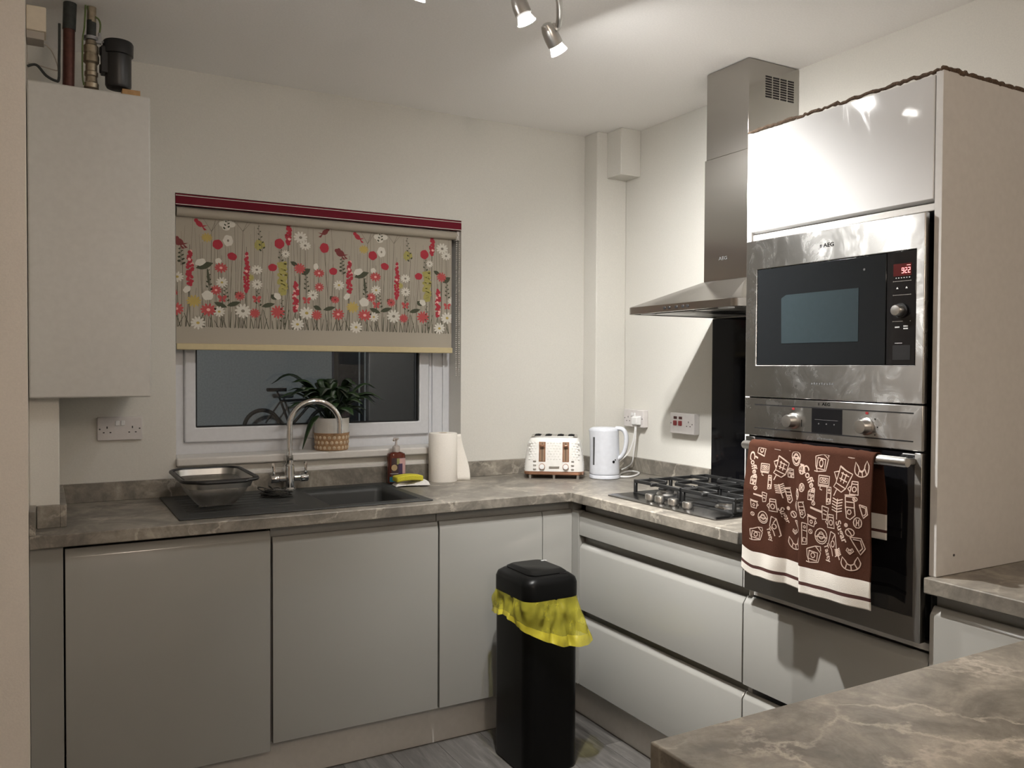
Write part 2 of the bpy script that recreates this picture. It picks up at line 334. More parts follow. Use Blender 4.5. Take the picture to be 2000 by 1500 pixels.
# ------------------------------------------------------------------ window
FYW = .12
wroot = struct(thing('window_1', None, None, ((WX0+WX1)/2, FYW, 1.06)), 'white plastic window below the floral blind', 'window')
GX0, GX1, GZ0 = -1.930, -.982, 1.158
def frame_ring(x0, x1, z0, z1, wl, wr, wb_, wt, y0, y1):
    return G().cells([x0, x0+wl, x1-wr, x1], [z0, z0+wb_, z1-wt, z1], lambda a, b: not (x0+wl < a < x1-wr and z0+wb_ < b < z1-wt), XZ(0), y0, y1)
frame_ring(WX0, WX1, 1.05, WZ1, .045, .10, .05, .06, FYW, .2).build('window_frame', 'upvc', wroot, bevel=.004)
for x in (-.917, -.865): G().box(x, x+.010, FYW-.009, FYW, 1.06, 2.0).build('frame_bead', 'upvc', wroot, bevel=.001)
frame_ring(-1.972, -.935, 1.10, 1.99, .042, .047, .058, .05, FYW-.016, FYW+.03).build('sash', 'upvc', wroot, bevel=.005)
G().cells([GX0-.002, GX0+.006, GX1-.006, GX1+.002], [GZ0-.002, GZ0+.005, 1.90, 1.94], lambda a, b: not (GX0+.006 < a < GX1-.006 and GZ0+.005 < b < 1.90), XZ(0), FYW-.004, FYW+.02).build('gasket', 'rubber', wroot)
G().box(GX0-.003, GX1+.003, FYW+.012, FYW+.016, GZ0-.003, 1.945).build('pane', 'pane', wroot)
struct(G().box(WX0-.001, WX1-.001, -.028, FYW, 1.022, 1.054).build('sill', 'sill', wroot, bevel=.006), None, None)
struct(G().box(-2.0, -.85, -.010, 0, .978, .992).build('trim_4', 'sill', bevel=.002), 'thin white strip between window sill and stone upstand', 'trim')

# ------------------------------------------------------------------ base cabinets
def door_poly(z0, z1, th=.02, j=True):
    if j == 2: return [(0, z0), (0, z1-.026), (.001, z1-.024), (.007, z1-.002), (.009, z1), (th, z1), (th, z0)]
    if j: return [(0, z0), (0, z1-.022), (.003, z1-.017), (.015, z1-.002), (.018, z1), (th, z1), (th, z0)]
    return [(0, z0), (0, z1), (th, z1), (th, z0)]
def front_back(name, par, x0, x1, z0, z1, j=2, mt='door', lab=None):
    o = G().prism(door_poly(z0, z1, j=j), lambda d, z, t_: (t_, YF+d, z), x0, x1).build(name, mt, par, bevel=.0012, seg=1); return tag(o, lab)
def front_right(name, par, y0, y1, z0, z1, j=True, mt='door', lab=None):
    o = G().prism(door_poly(z0, z1, j=j), lambda d, z, t_: (XF+d, t_, z), y0, y1).build(name, mt, par, bevel=.0012, seg=1); return tag(o, lab)
DX = [-2.4034, -1.7995, -1.198, -.755]
dw = thing('dishwasher', 'built-in dishwasher behind a plain light grey door, furthest left', 'dishwasher', (-2.1, -.3, 0))
G().box(DX[0]+.01, DX[1]-.01, -.55, -.02, .16, .86).build('body', 'dark_gap', dw)
front_back('door', dw, DX[0]+.003, DX[1]-.005, .128, .860)
sc_ = thing('sink_cabinet', 'light grey cabinet under the sink bowl', 'cabinet', (-1.5, -.3, 0))
G().box(DX[1]+.001, DX[2]-.001, YF+.024, -.02, .15, .70).build('body', 'carcass', sc_); G().box(DX[1]+.001, DX[2]-.001, YF+.028, YF+.045, .70, ZB).build('handle_rail', 'carcass', sc_)
front_back('door', sc_, DX[1]+.003, DX[2]-.003, .152, .838)
cc = thing('corner_cabinet', 'light grey corner cabinet behind the black bin', 'cabinet', (-.9, -.3, 0))
G().box(DX[2]+.001, -.62, YF+.024, -.02, .15, ZB).build('body', 'carcass', cc)
front_back('door', cc, DX[2]+.003, DX[3]-.0015, .152, .838); front_back('corner_filler', cc, DX[3]+.0015, XF-.004, .152, .838)
G().box(XF-.0038, -.585, -.6322, YF+.022, .152, .838).build('corner_post', 'door', cc, bevel=.001); G().box(-.6195, -.583, -.600, -.563, .8385, ZB-.0005).build('handle_rail', 'carcass', cc)
tag(G().box(XL+.001, DX[0]-.002, YF, YF+.02, .0, ZB-.001).build('filler_panel', 'door', bevel=.001), 'narrow grey filler panel between left wall and dishwasher', 'panel')
du = thing('drawer_unit', 'wide light grey drawer unit under the gas hob', 'drawer unit', (-.3, -1.07, 0))
YD0, YD1 = -1.5165, -.633
G().box(XF+.03, -.02, YD0+.001, YD1, .15, ZB).build('body', 'carcass', du)
for z0, z1 in ((.742, .836), (.450, .712), (.152, .424)): front_right('drawer', du, YD0+.002, YD1-.001, z0, z1)
# ------------------------------------------------------------------ tall unit
tu = thing('tall_oven_unit', 'tall white housing holding the microwave and oven', 'cabinet', (-.3, -1.83, 0))
XT = -.6155; TY0, TY1 = -2.141, -1.5185   # near and far outer faces
gable = lambda a, b, zt_: G().prism([(XT, .742), (XT, zt_), (-.001, zt_), (-.001, .15), (XF+.024, .15), (XF+.024, .742)], lambda p, q, t_: (p, t_, q), a, b)
gable(TY1-.018, TY1, 2.10).build('side_panel', 'panel', tu, bevel=.001)
G().box(XT, -.001, TY0, TY0+.019, ZT+.0008, 2.103).build('side_panel', 'panel', tu, bevel=.001)
G().box(-.58, -.001, TY0+.019, TY1-.018, 2.08, 2.098).build('top_panel', 'panel', tu); G().box(-.03, -.012, TY0+.019, TY1-.018, .15, 2.08).build('back_panel', 'panel', tu)
G().box(XT+.022, -.03, TY0+.019, TY1-.018, 1.785, 1.80).build('shelf', 'panel', tu); G().box(XT+.022, -.03, TY0+.019, TY1-.018, .722, .74).build('shelf', 'panel', tu)
G().box(-.600, -.03, TY0+.0192, TY0+.023, .74, 1.785, 0).build('gap_shade', 'dark_gap', tu)  # black strip standing in for the shade in the gap beside the appliances
UY0, UY1 = TY0+.0215, TY1-.0195
G().prism([(0, 1.806), (0, 2.097), (.02, 2.097), (.02, 1.80), (.016, 1.80)], lambda d, z, t_: (XT-.001+d, t_, z), UY0, UY1).build('door', 'door_smear_lit', tu, bevel=.0015)
G().box(XT+.006, XT+.02, UY0, UY1, 1.779, 1.797).build('handle_rail', 'panel', tu, bevel=.002)
for z0, z1 in ((.447, .716), (.152, .424)): front_right('drawer', tu, TY0+.0205, TY1-.0005, z0, z1)
random.seed(3)
def rough_path(a, b, n, amp):
    a, b = Vector(a), Vector(b); return [a.lerp(b, i/n)+Vector((random.uniform(-amp, amp), random.uniform(-amp, amp), random.uniform(-amp, amp)*1.1)) for i in range(n+1)]
ed = G(); p_ = rough_path((XT+.004, TY1, 2.104), (XT+.004, TY0+.002, 2.106), 70, .0022); ed.tube(p_, [random.uniform(.0035, .0062) for _ in p_], 7)
p_ = rough_path((XT+.004, TY0+.004, 2.108), (-.002, TY0+.004, 2.108), 70, .0026); ed.tube(p_, [random.uniform(.0045, .0075) for _ in p_], 7)
ed.build('top_edging', 'brown_edge', tu)
G().lathe([(.003, 0), (.003, .0015)], (-.55, TY0-.0005, .957), 10, axis=(0, -1, 0)).build('screw_cap', 'grey_mark', tu)
# microwave
mwv = thing('microwave', 'built-in steel microwave with black door, digits 9:22', 'microwave', (-.4, -1.83, 1.32))
MY0, MY1, MZ0, MZ1 = -2.1175, -1.5375, 1.3195, 1.775; XO = -.6355
IY0, IY1, IZ0, IZ1 = -2.091, -1.580, 1.412, 1.690
G().cells([MY0+.004, IY0, IY1, MY1], [MZ0, IZ0, IZ1, MZ1], lambda a, b: not (IY0 < a < IY1 and IZ0 < b < IZ1), YZ(0), XO, XT-.003).build('frame', 'steel', mwv, bevel=.002)
G().box(XT+.01, -.1, MY0+.02, MY1-.02, MZ0+.01, MZ1-.02).build('body', 'dark_gap', mwv)
CPY = -2.010
dr = G().cells([CPY+.0015, -1.93, -1.672, IY1-.001], [IZ0+.001, 1.473, 1.610, IZ1-.001], lambda a, b: True, YZ(0), XO+.002, XO+.02).build('door', 'mw_glass', mwv, bevel=.0015)
gw = G(); gw.prism([(-1.929, 1.473), (-1.674, 1.473), (-1.672, 1.600), (-1.69, 1.609), (-1.929, 1.610)], lambda a, b, t_: (t_, a, b), XO+.0012, XO+.0022); gw.build('viewing_window', 'mw_window', dr)
G().lathe([(.003, 0), (.003, .0008)], (XO+.002, -1.945, 1.655), 10, axis=(-1, 0, 0)).build('door_sensor', 'grey_mark', dr)
cp = G().box(XO+.001, XO+.02, IY0+.001, CPY-.0015, IZ0+.001, IZ1-.001).build('control_panel', 'black_glass', mwv, bevel=.001)
XC = XO+.0006
def yz_text(g_, txt, size, y, z, X, m=0, sx=1.0):
    v, f = text_geo(txt, size); g_.add([(X, y-p[0]*sx, z+p[1]) for p in v], f, m); return g_
dsp = G().box(XC-.0002, XC+.0004, -2.0785, -2.0295, 1.629, 1.659).build('display', 'red_neon', cp)
# seven segment digits 9:22
sg = G(); segs = {'9': 'abcdfg', '2': 'abged'}
def digit(ch, yc, zc, h, wd):
    th = h*.11; a, b_ = wd/2, h/2
    R_ = {'a': (-a, a, b_-th, b_), 'd': (-a, a, -b_, -b_+th), 'g': (-a, a, -th/2, th/2), 'f': (-a, -a+th, 0, b_), 'b': (a-th, a, 0, b_), 'e': (-a, -a+th, -b_, 0), 'c': (a-th, a, -b_, 0)}
    for s_ in segs[ch]:
        l, r, lo, hi = R_[s_]; sg.box(XC-.0006, XC-.0003, yc-r, yc-l, zc+lo, zc+hi)
for i, ch in enumerate('922'): digit(ch, -2.0555-i*.0085, 1.642, .0135, .0062)
for dz in (.0025, -.0025): sg.box(XC-.0006, XC-.0003, -2.0603, -2.0593, 1.642+dz, 1.643+dz)
sg.box(XC-.0006, XC-.0003, -2.076, -2.066, 1.6535, 1.6545)
sg.build('digits', 'led_red', dsp)
mk = G()
for z, y0, y1 in ((1.6165, -2.078, -2.030), (1.583, -2.078, -2.030), (1.519, -2.057, -2.030)): mk.box(XC-.0005, XC, y0, y1, z-.0006, z+.0006)
for z in (1.6165, 1.583, 1.519):
    for y in (-2.0775, -2.0305): mk.lathe([(.0013, 0), (.0013, .0012)], (XC, y, z), 8, axis=(-1, 0, 0))
mk.build('button_line', 'satin', cp)
mk = G()
for k in range(6): mk.box(XC-.0004, XC, -2.036-.0072*k-.003, -2.036-.0072*k, 1.6235, 1.6255)
for y in (-2.041, -2.066): mk.prism([(-.003, -.002), (.003, -.002), (0, .003)], lambda a, b, t_: (t_, y+a, 1.600+b), XC-.0004, XC)
for y, z in ((-2.042, 1.505), (-2.065, 1.507), (-2.065, 1.501)):
    for k in range(4): mk.box(XC-.0004, XC, y-.006+.0032*k, y-.0036+.0032*k, z-.0016, z+.0016)
mk.box(XC-.0004, XC, -2.056, -2.036, 1.4655, 1.4665)
mk.build('symbols', 'white_mark', cp)
G().box(XC-.0004, XC, -2.078, -2.030, 1.425, 1.461).build('open_button', 'black_plastic', cp)
G().lathe([(.0185, 0), (.0185, .004)], (XC, -2.052, 1.545), 24, axis=(-1, 0, 0)).build('knob_ring', 'black_plastic', cp)
G().lathe([(.0135, 0), (.0135, .016), (.012, .0185), (.006, .0195), (0, .0197)], (XC-.004, -2.051, 1.545), 24, axis=(-1, 0, 0)).build('knob', 'satin', cp)
lg = G(); yz_text(lg, 'AEG', .0145, -1.835, 1.731, XO-.0004, sx=1.25)
for k in range(3): lg.box(XO-.0004, XO, -1.812, -1.806, 1.7275+k*.0027, 1.729+k*.0027)
lg.build('brand_lettering', 'ink', mwv)
lg = G()
for k in range(9): lg.box(XO-.0004, XO, -1.782-.0085*k-.0055, -1.782-.0085*k, 1.3595, 1.3595+(.0045, .006, .005)[k % 3])
lg.build('model_lettering', 'grey_mark', mwv)
# oven
ov = thing('oven', 'built-in steel electric oven with two knobs', 'oven', (-.4, -1.83, .745))
G().box(XT+.01, -.1, MY0+.02, MY1-.02, .75, 1.31).build('body', 'dark_gap', ov)
cpn = G().box(XO, XT-.002, MY0+.004, MY1, 1.2065, 1.3165).build('control_panel', 'steel', ov, bevel=.002)
for z in (1.2955, 1.2275): G().box(XO-.0004, XO+.001, -2.090, -1.577, z, z+.003).build('groove', 'black_plastic', cpn)
G().box(XO-.0006, XO+.001, -1.885, -1.786, 1.2305, 1.2955).build('display', 'black_glass', cpn)
mk = G().box(XO-.001, XO-.0006, -1.872, -1.797, 1.2652, 1.2662)
for y in (-1.81, -1.835, -1.86): mk.lathe([(.002, 0), (.002, .0004)], (XO-.0006, y, 1.255), 8, axis=(-1, 0, 0))
mk.build('touch_marks', 'grey_mark', cpn)
for y in (-1.722, -1.960):
    k_ = G().lathe([(.022, 0), (.022, .004), (.0185, .006), (.0178, .024), (.0165, .029), (.0, .030)], (XO, y, 1.257), 28, axis=(-1, 0, 0)).build('knob', 'satin', ov)
    G().box(XO-.0006, XO, y-.004, y+.004, 1.288, 1.294).build('indicator', 'red_rocker', cpn)
mk = G()
for a in (20, 60, 100): mk.box(XO-.0005, XO, -1.960-.031*math.cos(math.radians(a-60))-.0015, -1.960-.031*math.cos(math.radians(a-60))+.0015, 1.257+.031*math.sin(math.radians(a-60))-.0015, 1.257+.031*math.sin(math.radians(a-60))+.0015)
mk.box(XO-.0005, XO, -1.752, -1.750, 1.243, 1.262); mk.build('dial_marks', 'ink', cpn)
lg = G(); yz_text(lg, 'AEG', .0115, -1.833, 1.3075, XO-.0004, sx=1.25)
for k in range(3): lg.box(XO-.0004, XO, -1.811, -1.806, 1.3045+k*.0022, 1.3058+k*.0022)
lg.build('brand_lettering', 'ink', cpn)
lg = G()
for k in range(9): lg.box(XO-.0004, XO, -1.805-.006*k-.004, -1.805-.006*k, 1.2128, 1.2128+(.0032, .0042, .0036)[k % 3])
lg.build('model_lettering', 'grey_mark', cpn)
OY0, OY1, OZ0, OZ1 = -2.0935, -1.578, .808, 1.196
od = G().cells([MY0+.004, OY0, OY1, MY1-.004], [.747, OZ0, 1.2025], lambda a, b: not (OY0 < a < OY1 and b > OZ0), YZ(0), XO, XO+.022).build('door', 'steel_dark', ov, bevel=.0018)
G().box(XO+.0015, XO+.02, OY0, OY1, OZ0, 1.2015).build('glass', 'black_glass', od)
for i, y in enumerate((-1.598, -2.090)): G().box(-.672, XO, y-.008, y+.008, 1.1745, 1.1895).build('handle_bracket', 'satin', od, bevel=.002)
G().tube([(-.680, -1.580, 1.182), (-.680, -1.584, 1.182), (-.680, -2.104, 1.182), (-.680, -2.108, 1.182)], [.0105, .0125, .0125, .0105], 20).build('handle', 'satin', od)
# ------------------------------------------------------------------ worktops
SX0, SX1, SY0, SY1 = -2.080, -1.205, -.552, -.035     # sink outer
def in_wt(a, b): return (b > -.6118 or a > -.6393) and not (SX0+.015 < a < SX1-.015 and SY0+.015 < b < SY1-.015)
def mk_worktop(): return G().cells([XL+.001, SX0+.015, SX1-.015, -.6393, -.001], [TY1+.0005, -.6118, SY0+.015, SY1-.015, -.001], in_wt, XY, ZB, ZT)
tag(mk_worktop().build('worktop', 'stone', bevel=.003), 'L-shaped grey-brown stone-effect worktop with the sink and hob', 'worktop')
G_pen = G().cells([-1.758, -.638, -.001], [-3.10, -2.50, -2.1235], lambda a, b: b < -2.5 or a > -.638, XY, ZB, ZT)
tag(G_pen.build('breakfast_bar_worktop', 'stone', bevel=.003), 'stone-effect worktop in the right foreground, corner towards the floor', 'worktop')
bu = thing('base_cabinet', 'light grey base cabinet right of the tall unit, under the foreground worktop', 'cabinet', (-.3, -2.3, 0))
G().box(XF+.03, -.001, -2.50, -2.1235, .15, ZB).build('body', 'carcass', bu); front_right('drawer', bu, -2.5, -2.1245, .152, .838)
tag(G().box(-1.70, -.001, -3.06, -2.5025, 0, ZB).build('breakfast_bar_cabinet', 'panel', bevel=.002), 'plain grey panelled base below the foreground worktop', 'cabinet')
UT = .978
u_ = G().box(BXX+.0185, PX-.0185, -.018, -.0005, ZT, UT)
tag(u_.build('upstand', 'stone', bevel=.0015), 'long stone-effect upstand along the window wall', 'upstand')
tag(G().box(PX-.018, PX-.0005, PY-.018, -.0005, ZT, UT).box(PX-.0005, -.0005, PY-.018, PY-.0005, ZT, UT).build('upstand', 'stone', bevel=.0015), 'stone-effect upstand wrapped round the corner boxing behind the kettle', 'upstand')
tag(G().box(-.018, -.0005, -.716, PY-.0185, ZT, UT).build('upstand', 'stone', bevel=.0015), 'stone-effect upstand below the plug sockets on the hob wall', 'upstand')
tag(G().box(BXX+.0005, BXX+.018, BXY-.018, -.0005, ZT, UT).box(XL+.020, BXX+.0005, BXY-.018, BXY-.0005, ZT, UT).build('upstand', 'stone', bevel=.0015), 'short stone-effect upstand in front of the boxing below the boiler', 'upstand')
tag(G().box(XL+.0005, XL+.0175, -.606, BXY-.0005, ZT, UT+.002).build('upstand', 'stone', bevel=.0015), 'stone-effect upstand end piece against the left wall', 'upstand')
tag(G().box(-.010, -.0005, TY1+.001, -.7185, ZT+.001, 1.607).build('splashback', 'splash', bevel=.001), 'black glass splashback behind the hob', 'splashback')
# ------------------------------------------------------------------ sink and tap
sk = thing('sink', 'dark grey composite sink with drainer', 'sink', ((SX0+SX1)/2, -.3, ZT))
BX0, BX1, BY0, BY1, BD = -1.577, -1.238, -.502, -.105, .735
G().cells([SX0, BX0, BX1, SX1], [SY0, BY0, BY1, SY1], lambda a, b: not (BX0 < a < BX1 and BY0 < b < BY1), XY, ZT+.0005, ZT+.005).build('rim', 'sink', sk, bevel=.003)
bw = G(); rings = [rrect(BX0, BX1, BY0, BY1, .02, ZT+.004), rrect(BX0+.008, BX1-.008, BY0+.008, BY1-.008, .03, ZT-.02), rrect(BX0+.014, BX1-.014, BY0+.014, BY1-.014, .04, BD+.02), rrect(BX0+.035, BX1-.035, BY0+.035, BY1-.035, .03, BD)]
bw.loft(rings, capa=False); bw.build('bowl', 'sink', sk, solid=.004)
G().lathe([(.045, 0), (.045, .003), (.03, .002), (0, .001)], ((BX0+BX1)/2, (BY0+BY1)/2, BD+.003), 24).build('drain', 'chrome', sk)
rg = G()
for i in range(7): yy = -.46+.055*i; rg.tube([(-2.04, yy, ZT+.0045), (-1.68, yy, ZT+.0045)], .0022, 6)
rg.build('drainer_ribs', 'sink', sk)
TX, TYY = -1.610, -.075
tp = thing('tap', 'chrome swan-neck mixer tap with two levers', 'tap', (TX, TYY, ZT+.005))
G().lathe([(.027, 0), (.027, .006), (.022, .012), (.020, .06), (.020, .098), (.015, .104), (.0145, .118)], (TX, TYY, ZT+.005), 24).build('body', 'chrome', tp)
G().lathe([(.0145, .118), (.0155, .12), (.0155, .134), (.0125, .137)], (TX, TYY, ZT+.005), 24).build('collar', 'satin', tp)
R_ = .098; zc = 1.166; dxs = Vector((.985, -.17, 0)).normalized(); c0 = Vector((TX, TYY, 0))
path = [c0+Vector((0, 0, z)) for z in (1.045, 1.08, 1.12)]+[c0+dxs*(R_-R_*math.cos(a))+Vector((0, 0, zc+R_*math.sin(a))) for a in [math.pi*k/24 for k in range(25)]]+[c0+dxs*(2*R_)+Vector((0, 0, 1.150))]
G().tube(path, .0115, 18).build('spout', 'chrome', tp)
e_ = c0+dxs*2*R_; G().lathe([(.0125, 0), (.0125, .018)], (e_.x, e_.y, 1.134), 18).build('aerator', 'chrome', tp)
for s_ in (-1, 1):
    b0 = Vector((TX+s_*.018, TYY, .962)); pass
    h_ = G().lathe([(.013, 0), (.013, .022), (.0165, .026), (.0165, .052), (.0145, .055)], b0, 18, axis=(s_, 0, 0)).build('lever_body', 'chrome', tp)
    q = Vector((TX+s_*.062, TYY-.004, .972))
    G().tube([q, q+Vector((0, -.002, .025)), q+Vector((s_*.002, .006, .05))], [.0055, .006, .0068], 10).build('lever', 'chrome', h_)
# ------------------------------------------------------------------ hob
HX0, HX1, HY0, HY1 = -.566, -.066, -1.345, -.747; HZ = ZT+.008
hb = thing('gas_hob', 'stainless steel gas hob with black pan supports', 'hob', (-.316, -1.046, ZT))
G().loft([rrect(HX0, HX1, HY0, HY1, .012, ZT+.0005), rrect(HX0, HX1, HY0, HY1, .012, ZT+.004), rrect(HX0+.012, HX1-.012, HY0+.012, HY1-.012, .01, HZ)]).build('plate', 'hob_steel', hb)
G().loft([rrect(HX0+.105, HX1-.015, HY0+.03, HY1-.02, .015, HZ), rrect(HX0+.105, HX1-.015, HY0+.03, HY1-.02, .015, HZ+.003)]).build('tray', 'cast_iron', hb)
for (u, v) in ((1272, 968), (1292, 972), (1313, 978), (1333, 985)):
    q = at(u, v, 'z', .935); G().lathe([(.014, 0), (.0145, .004), (.0185, .005), (.0185, .021), (.017, .024), (0, .0242)], (-.521, q.y, HZ), 22).build('knob', 'satin', hb)
for bx, by, r in ((-.385, -.885, .028), (-.175, -.885, .038), (-.385, -1.215, .036), (-.175, -1.215, .028)):
    bn = G().lathe([(r+.012, 0), (r+.010, .006), (r, .010), (r, .018)], (bx, by, HZ+.003), 24).build('burner', 'satin', hb)
    G().lathe([(r+.004, .018), (r+.004, .023), (r-.004, .027), (0, .028)], (bx, by, HZ+.003), 24).build('burner_cap', 'cast_iron', bn)
for gy0, gy1 in ((-1.318, -1.052), (-1.042, -.776)):
    gt = G(); zb0, zb1 = HZ+.040, HZ+.052
    bars = [-.455, -.375, -.28, -.185, -.098]
    gt.box(-.46, -.448, gy0, gy1, HZ+.040, zb1); gt.box(-.104, -.092, gy0, gy1, zb0, zb1); gt.box(-.286, -.274, gy0, gy1, zb0, zb1)
    for yy in (gy0, gy1-.012): gt.box(-.4475, -.1045, yy, yy+.012, zb0-.001, zb1-.001)
    ym = (gy0+gy1)/2
    for bx in (-.385, -.175):
        for sx in (-1, 1): gt.box(min(bx+sx*.025, bx+sx*.098), max(bx+sx*.025, bx+sx*.098), ym-.005, ym+.005, zb0+.001, zb1+.001)
        for sy in (-1, 1): gt.box(bx-.005, bx+.005, min(ym+sy*.025, ym+sy*.128), max(ym+sy*.025, ym+sy*.128), zb0+.002, zb1+.002)
    for bx in (-.46, -.286, -.104):
        for yy in (gy0, gy1-.012): gt.box(bx, bx+.012, yy, yy+.012, HZ+.003, zb0)
    gt.build('pan_support', 'cast_iron', hb, bevel=.0015, seg=1)
# ------------------------------------------------------------------ cooker hood
hd = thing('cooker_hood', 'stainless steel chimney cooker hood over the hob', 'cooker hood', (-.2, -1.04, 1.607))
RX, RY0, RY1, RZ0, RZ1 = -.470, -1.332, -.732, 1.608, 1.634; r_ = .035
def hood_out(ins, z):
    o_ = []
    for cx, cy, a0 in ((RX+r_, RY1-r_, 90), (RX+r_, RY0+r_, 180)):
        for k in range(7): a = math.radians(a0+90*k/6); o_.append((cx+(r_-ins)*math.cos(a), cy+(r_-ins)*math.sin(a), z))
    return [(-.0005, RY1-ins, z)]+o_+[(-.0005, RY0+ins, z)]
rm = G(); oo, ii = hood_out(0, RZ0), hood_out(.018, RZ0)
n_ = len(oo)
for lo, hi, m0 in ((oo, hood_out(0, RZ1), 0),):
    rm.add(list(lo)+list(hi), [(i, i+1, n_+i+1, n_+i) for i in range(n_-1)])
rm.add(list(oo)+list(ii), [(i, i+1, n_+i+1, n_+i) for i in range(n_-1)])
rm.add(list(hood_out(0, RZ1))+list(hood_out(.006, RZ1+.003)), [(i, i+1, n_+i+1, n_+i) for i in range(n_-1)])
rm.build('rim', 'steel_hood', hd, ang=30)
CX, CY0, CY1 = -.258, -1.161, -.937
py = G(); top = hood_out(.006, RZ1+.003); zt = 1.728
A, B_, C_, D_ = (-.0005, CY1, zt), (CX, CY1, zt), (CX, CY0, zt), (-.0005, CY0, zt)
half = len(top)//2
py.add([top[0], A, B_]+top[1:half], [[0, 1, 2]]+[[0, 2, 3]]+[[2, 3+k, 4+k] for k in range(half-2)])
py.add([B_, C_, top[half-1], top[half]], [(0, 2, 3, 1)])
py.add([C_, D_]+top[half:], [[0, 2+k, 3+k] for k in range(len(top)-half-1)]+[[0, 2+len(top)-half-1, 1]])
py.build('canopy', 'steel_hood', hd, ang=25)
un = G().add(hood_out(.018, RZ0+.004), [list(range(n_))]); un.build('underside', 'satin', hd)
for y in (-1.02, -1.285): G().box(-.40, -.06, y, y+.24, RZ0+.001, RZ0+.0035).build('grease_filter', 'steel_dark', hd)
for y in (-.82, -1.24): G().lathe([(.028, 0), (.028, .004), (.02, .003), (0, .003)], (-.43, y, RZ0-.002), 20).build('hood_lamp', 'frost', hd)
for y in (-.965, -.99, -1.03, -1.065, -1.09): G().box(RX-.002, RX+.001, y-.007, y+.007, RZ0+.008, RZ0+.018).build('button', 'black_plastic', hd, bevel=.001, seg=1)
G().box(CX, -.0005, CY0, CY1, zt-.001, 2.186).build('chimney_lower', 'steel_hood', hd, bevel=.002)
ch = G().box(CX+.004, -.0005, CY0+.004, CY1-.004, 2.186, HC-.003).build('chimney_upper', 'steel_hood', hd, bevel=.002)
for c_ in range(4):
    gs = G()
    for k in range(9): x0 = -.172+.0375*c_; gs.box(x0, x0+.031, CY0+.0032, CY0+.006, 2.382+.0090*k, 2.3875+.0090*k)
    gs.build('vent_slots', 'hole', ch)
lg = G(); v, f = text_geo('AEG', .018); lg.add([(CX-.0006, -1.04-p[0]*1.3, 1.808+p[1]) for p in v], f); lg.build('brand_lettering', 'grey_mark', hd)
hwc = spline([(-.20, -1.19, 1.70), (-.26, -1.21, 1.685), (-.30, -1.235, 1.655), (-.29, -1.245, 1.648)], 8)
tag(G().tube([(-.03, -1.17, 1.80)]+hwc, .004, 8).build('cable', 'white_plastic', hd), 'thin white cable draped down the canopy')
# ------------------------------------------------------------------ sockets
def socket_double(name, label, face, p0, p1, z0, z1, plug=False, depth=.012):
    # face 'y': plate on y=0 spanning x; face 'x': plate on x=0 spanning y (p increases away from the camera's left)
    c = (p0+p1)/2
    pt_ = (lambda p, d, z: (p, -d, z)) if face == 'y' else (lambda p, d, z: (-d, p, z))
    root = thing(name, label, 'socket', pt_(c, 0, z0)); sgn = 1 if face == 'y' else -1
    def bx_(g_, pa, pb, da, db, za, zb_):
        a, b = pt_(pa, da, za), pt_(pb, db, zb_); return g_.box(min(a[0], b[0]), max(a[0], b[0]), min(a[1], b[1]), max(a[1], b[1]), za, zb_)
    bx_(G(), p0, p1, .0005, depth, z0, z1).build('plate', 'socket', root, bevel=.003)
    zc_ = (z0+z1)/2
    return root, bx_, c, zc_, sgn
def pins(g_, bx_, c, z, d):
    bx_(g_, c-.0018, c+.0018, d-.001, d+.0004, z+.009, z+.017)
    for s_ in (-1, 1): bx_(g_, c+s_*.011-.003, c+s_*.011+.003, d-.001, d+.0004, z-.007, z-.0035)
r1, bx_, c, zc_, sg_ = socket_double('plug_socket', 'double plug socket on the window wall below the boiler', 'y', -2.2846, -2.1355, 1.129, 1.214)
h_ = G()
for dx in (-.042, .042): pins(h_, bx_, c+dx, zc_-.008, .012)
h_.build('pin_holes', 'hole', r1)
h_ = G()
for dx in (-.066, .066): bx_(h_, c+dx-.0025, c+dx+.0025, .011, .0124, zc_-.003, zc_+.002)
h_.build('screws', 'grey_mark', r1)
for dx in (-.008, .010): bx_(G(), c+dx-.007, c+dx+.007, .011, .0145, zc_+.011, zc_+.029).build('switch', 'white_plastic', r1, bevel=.002)
r2, bx_, c, zc_, sg_ = socket_double('plug_socket', 'double plug socket with one white plug in, behind the kettle', 'x', -.2865, -.1393, 1.1225, 1.2045, depth=.03)
h_ = G(); pins(h_, bx_, c+.040, zc_-.008, .03); h_.build('pin_holes', 'hole', r2)
h_ = G()
for dx in (-.066, .066): bx_(h_, c+dx-.0025, c+dx+.0025, .029, .0304, zc_-.003, zc_+.002)
h_.build('screws', 'grey_mark', r2)
for dx in (-.010, .010): bx_(G(), c+dx-.006, c+dx+.006, .029, .033, zc_+.010, zc_+.027).build('switch', 'white_plastic', r2, bevel=.002)
r3, bx_, c, zc_, sg_ = socket_double('cooker_switch', 'cooker switch plate with red rockers and a socket, beside the splashback', 'x', -.6344, -.4767, 1.1145, 1.2045, depth=.03)
h_ = G(); pins(h_, bx_, c-.042, zc_-.005, .03); h_.build('pin_holes', 'hole', r3)
h_ = G()
for dx in (-.066, .072): bx_(h_, c+dx-.0025, c+dx+.0025, .029, .0304, zc_-.003, zc_+.002)
h_.build('screws', 'grey_mark', r3)
for dx in (.044, .010):
    bx_(G(), c+dx-.011, c+dx+.011, .029, .031, zc_+.018, zc_+.030).build('neon', 'red_neon', r3, bevel=.001)
    bx_(G(), c+dx-.011, c+dx+.011, .029, .035, zc_-.010, zc_+.012).build('rocker', 'red_rocker', r3, bevel=.003)
pl = thing('plug', 'white mains plug in the socket behind the kettle', 'plug', (-.03, -.251, 1.14))
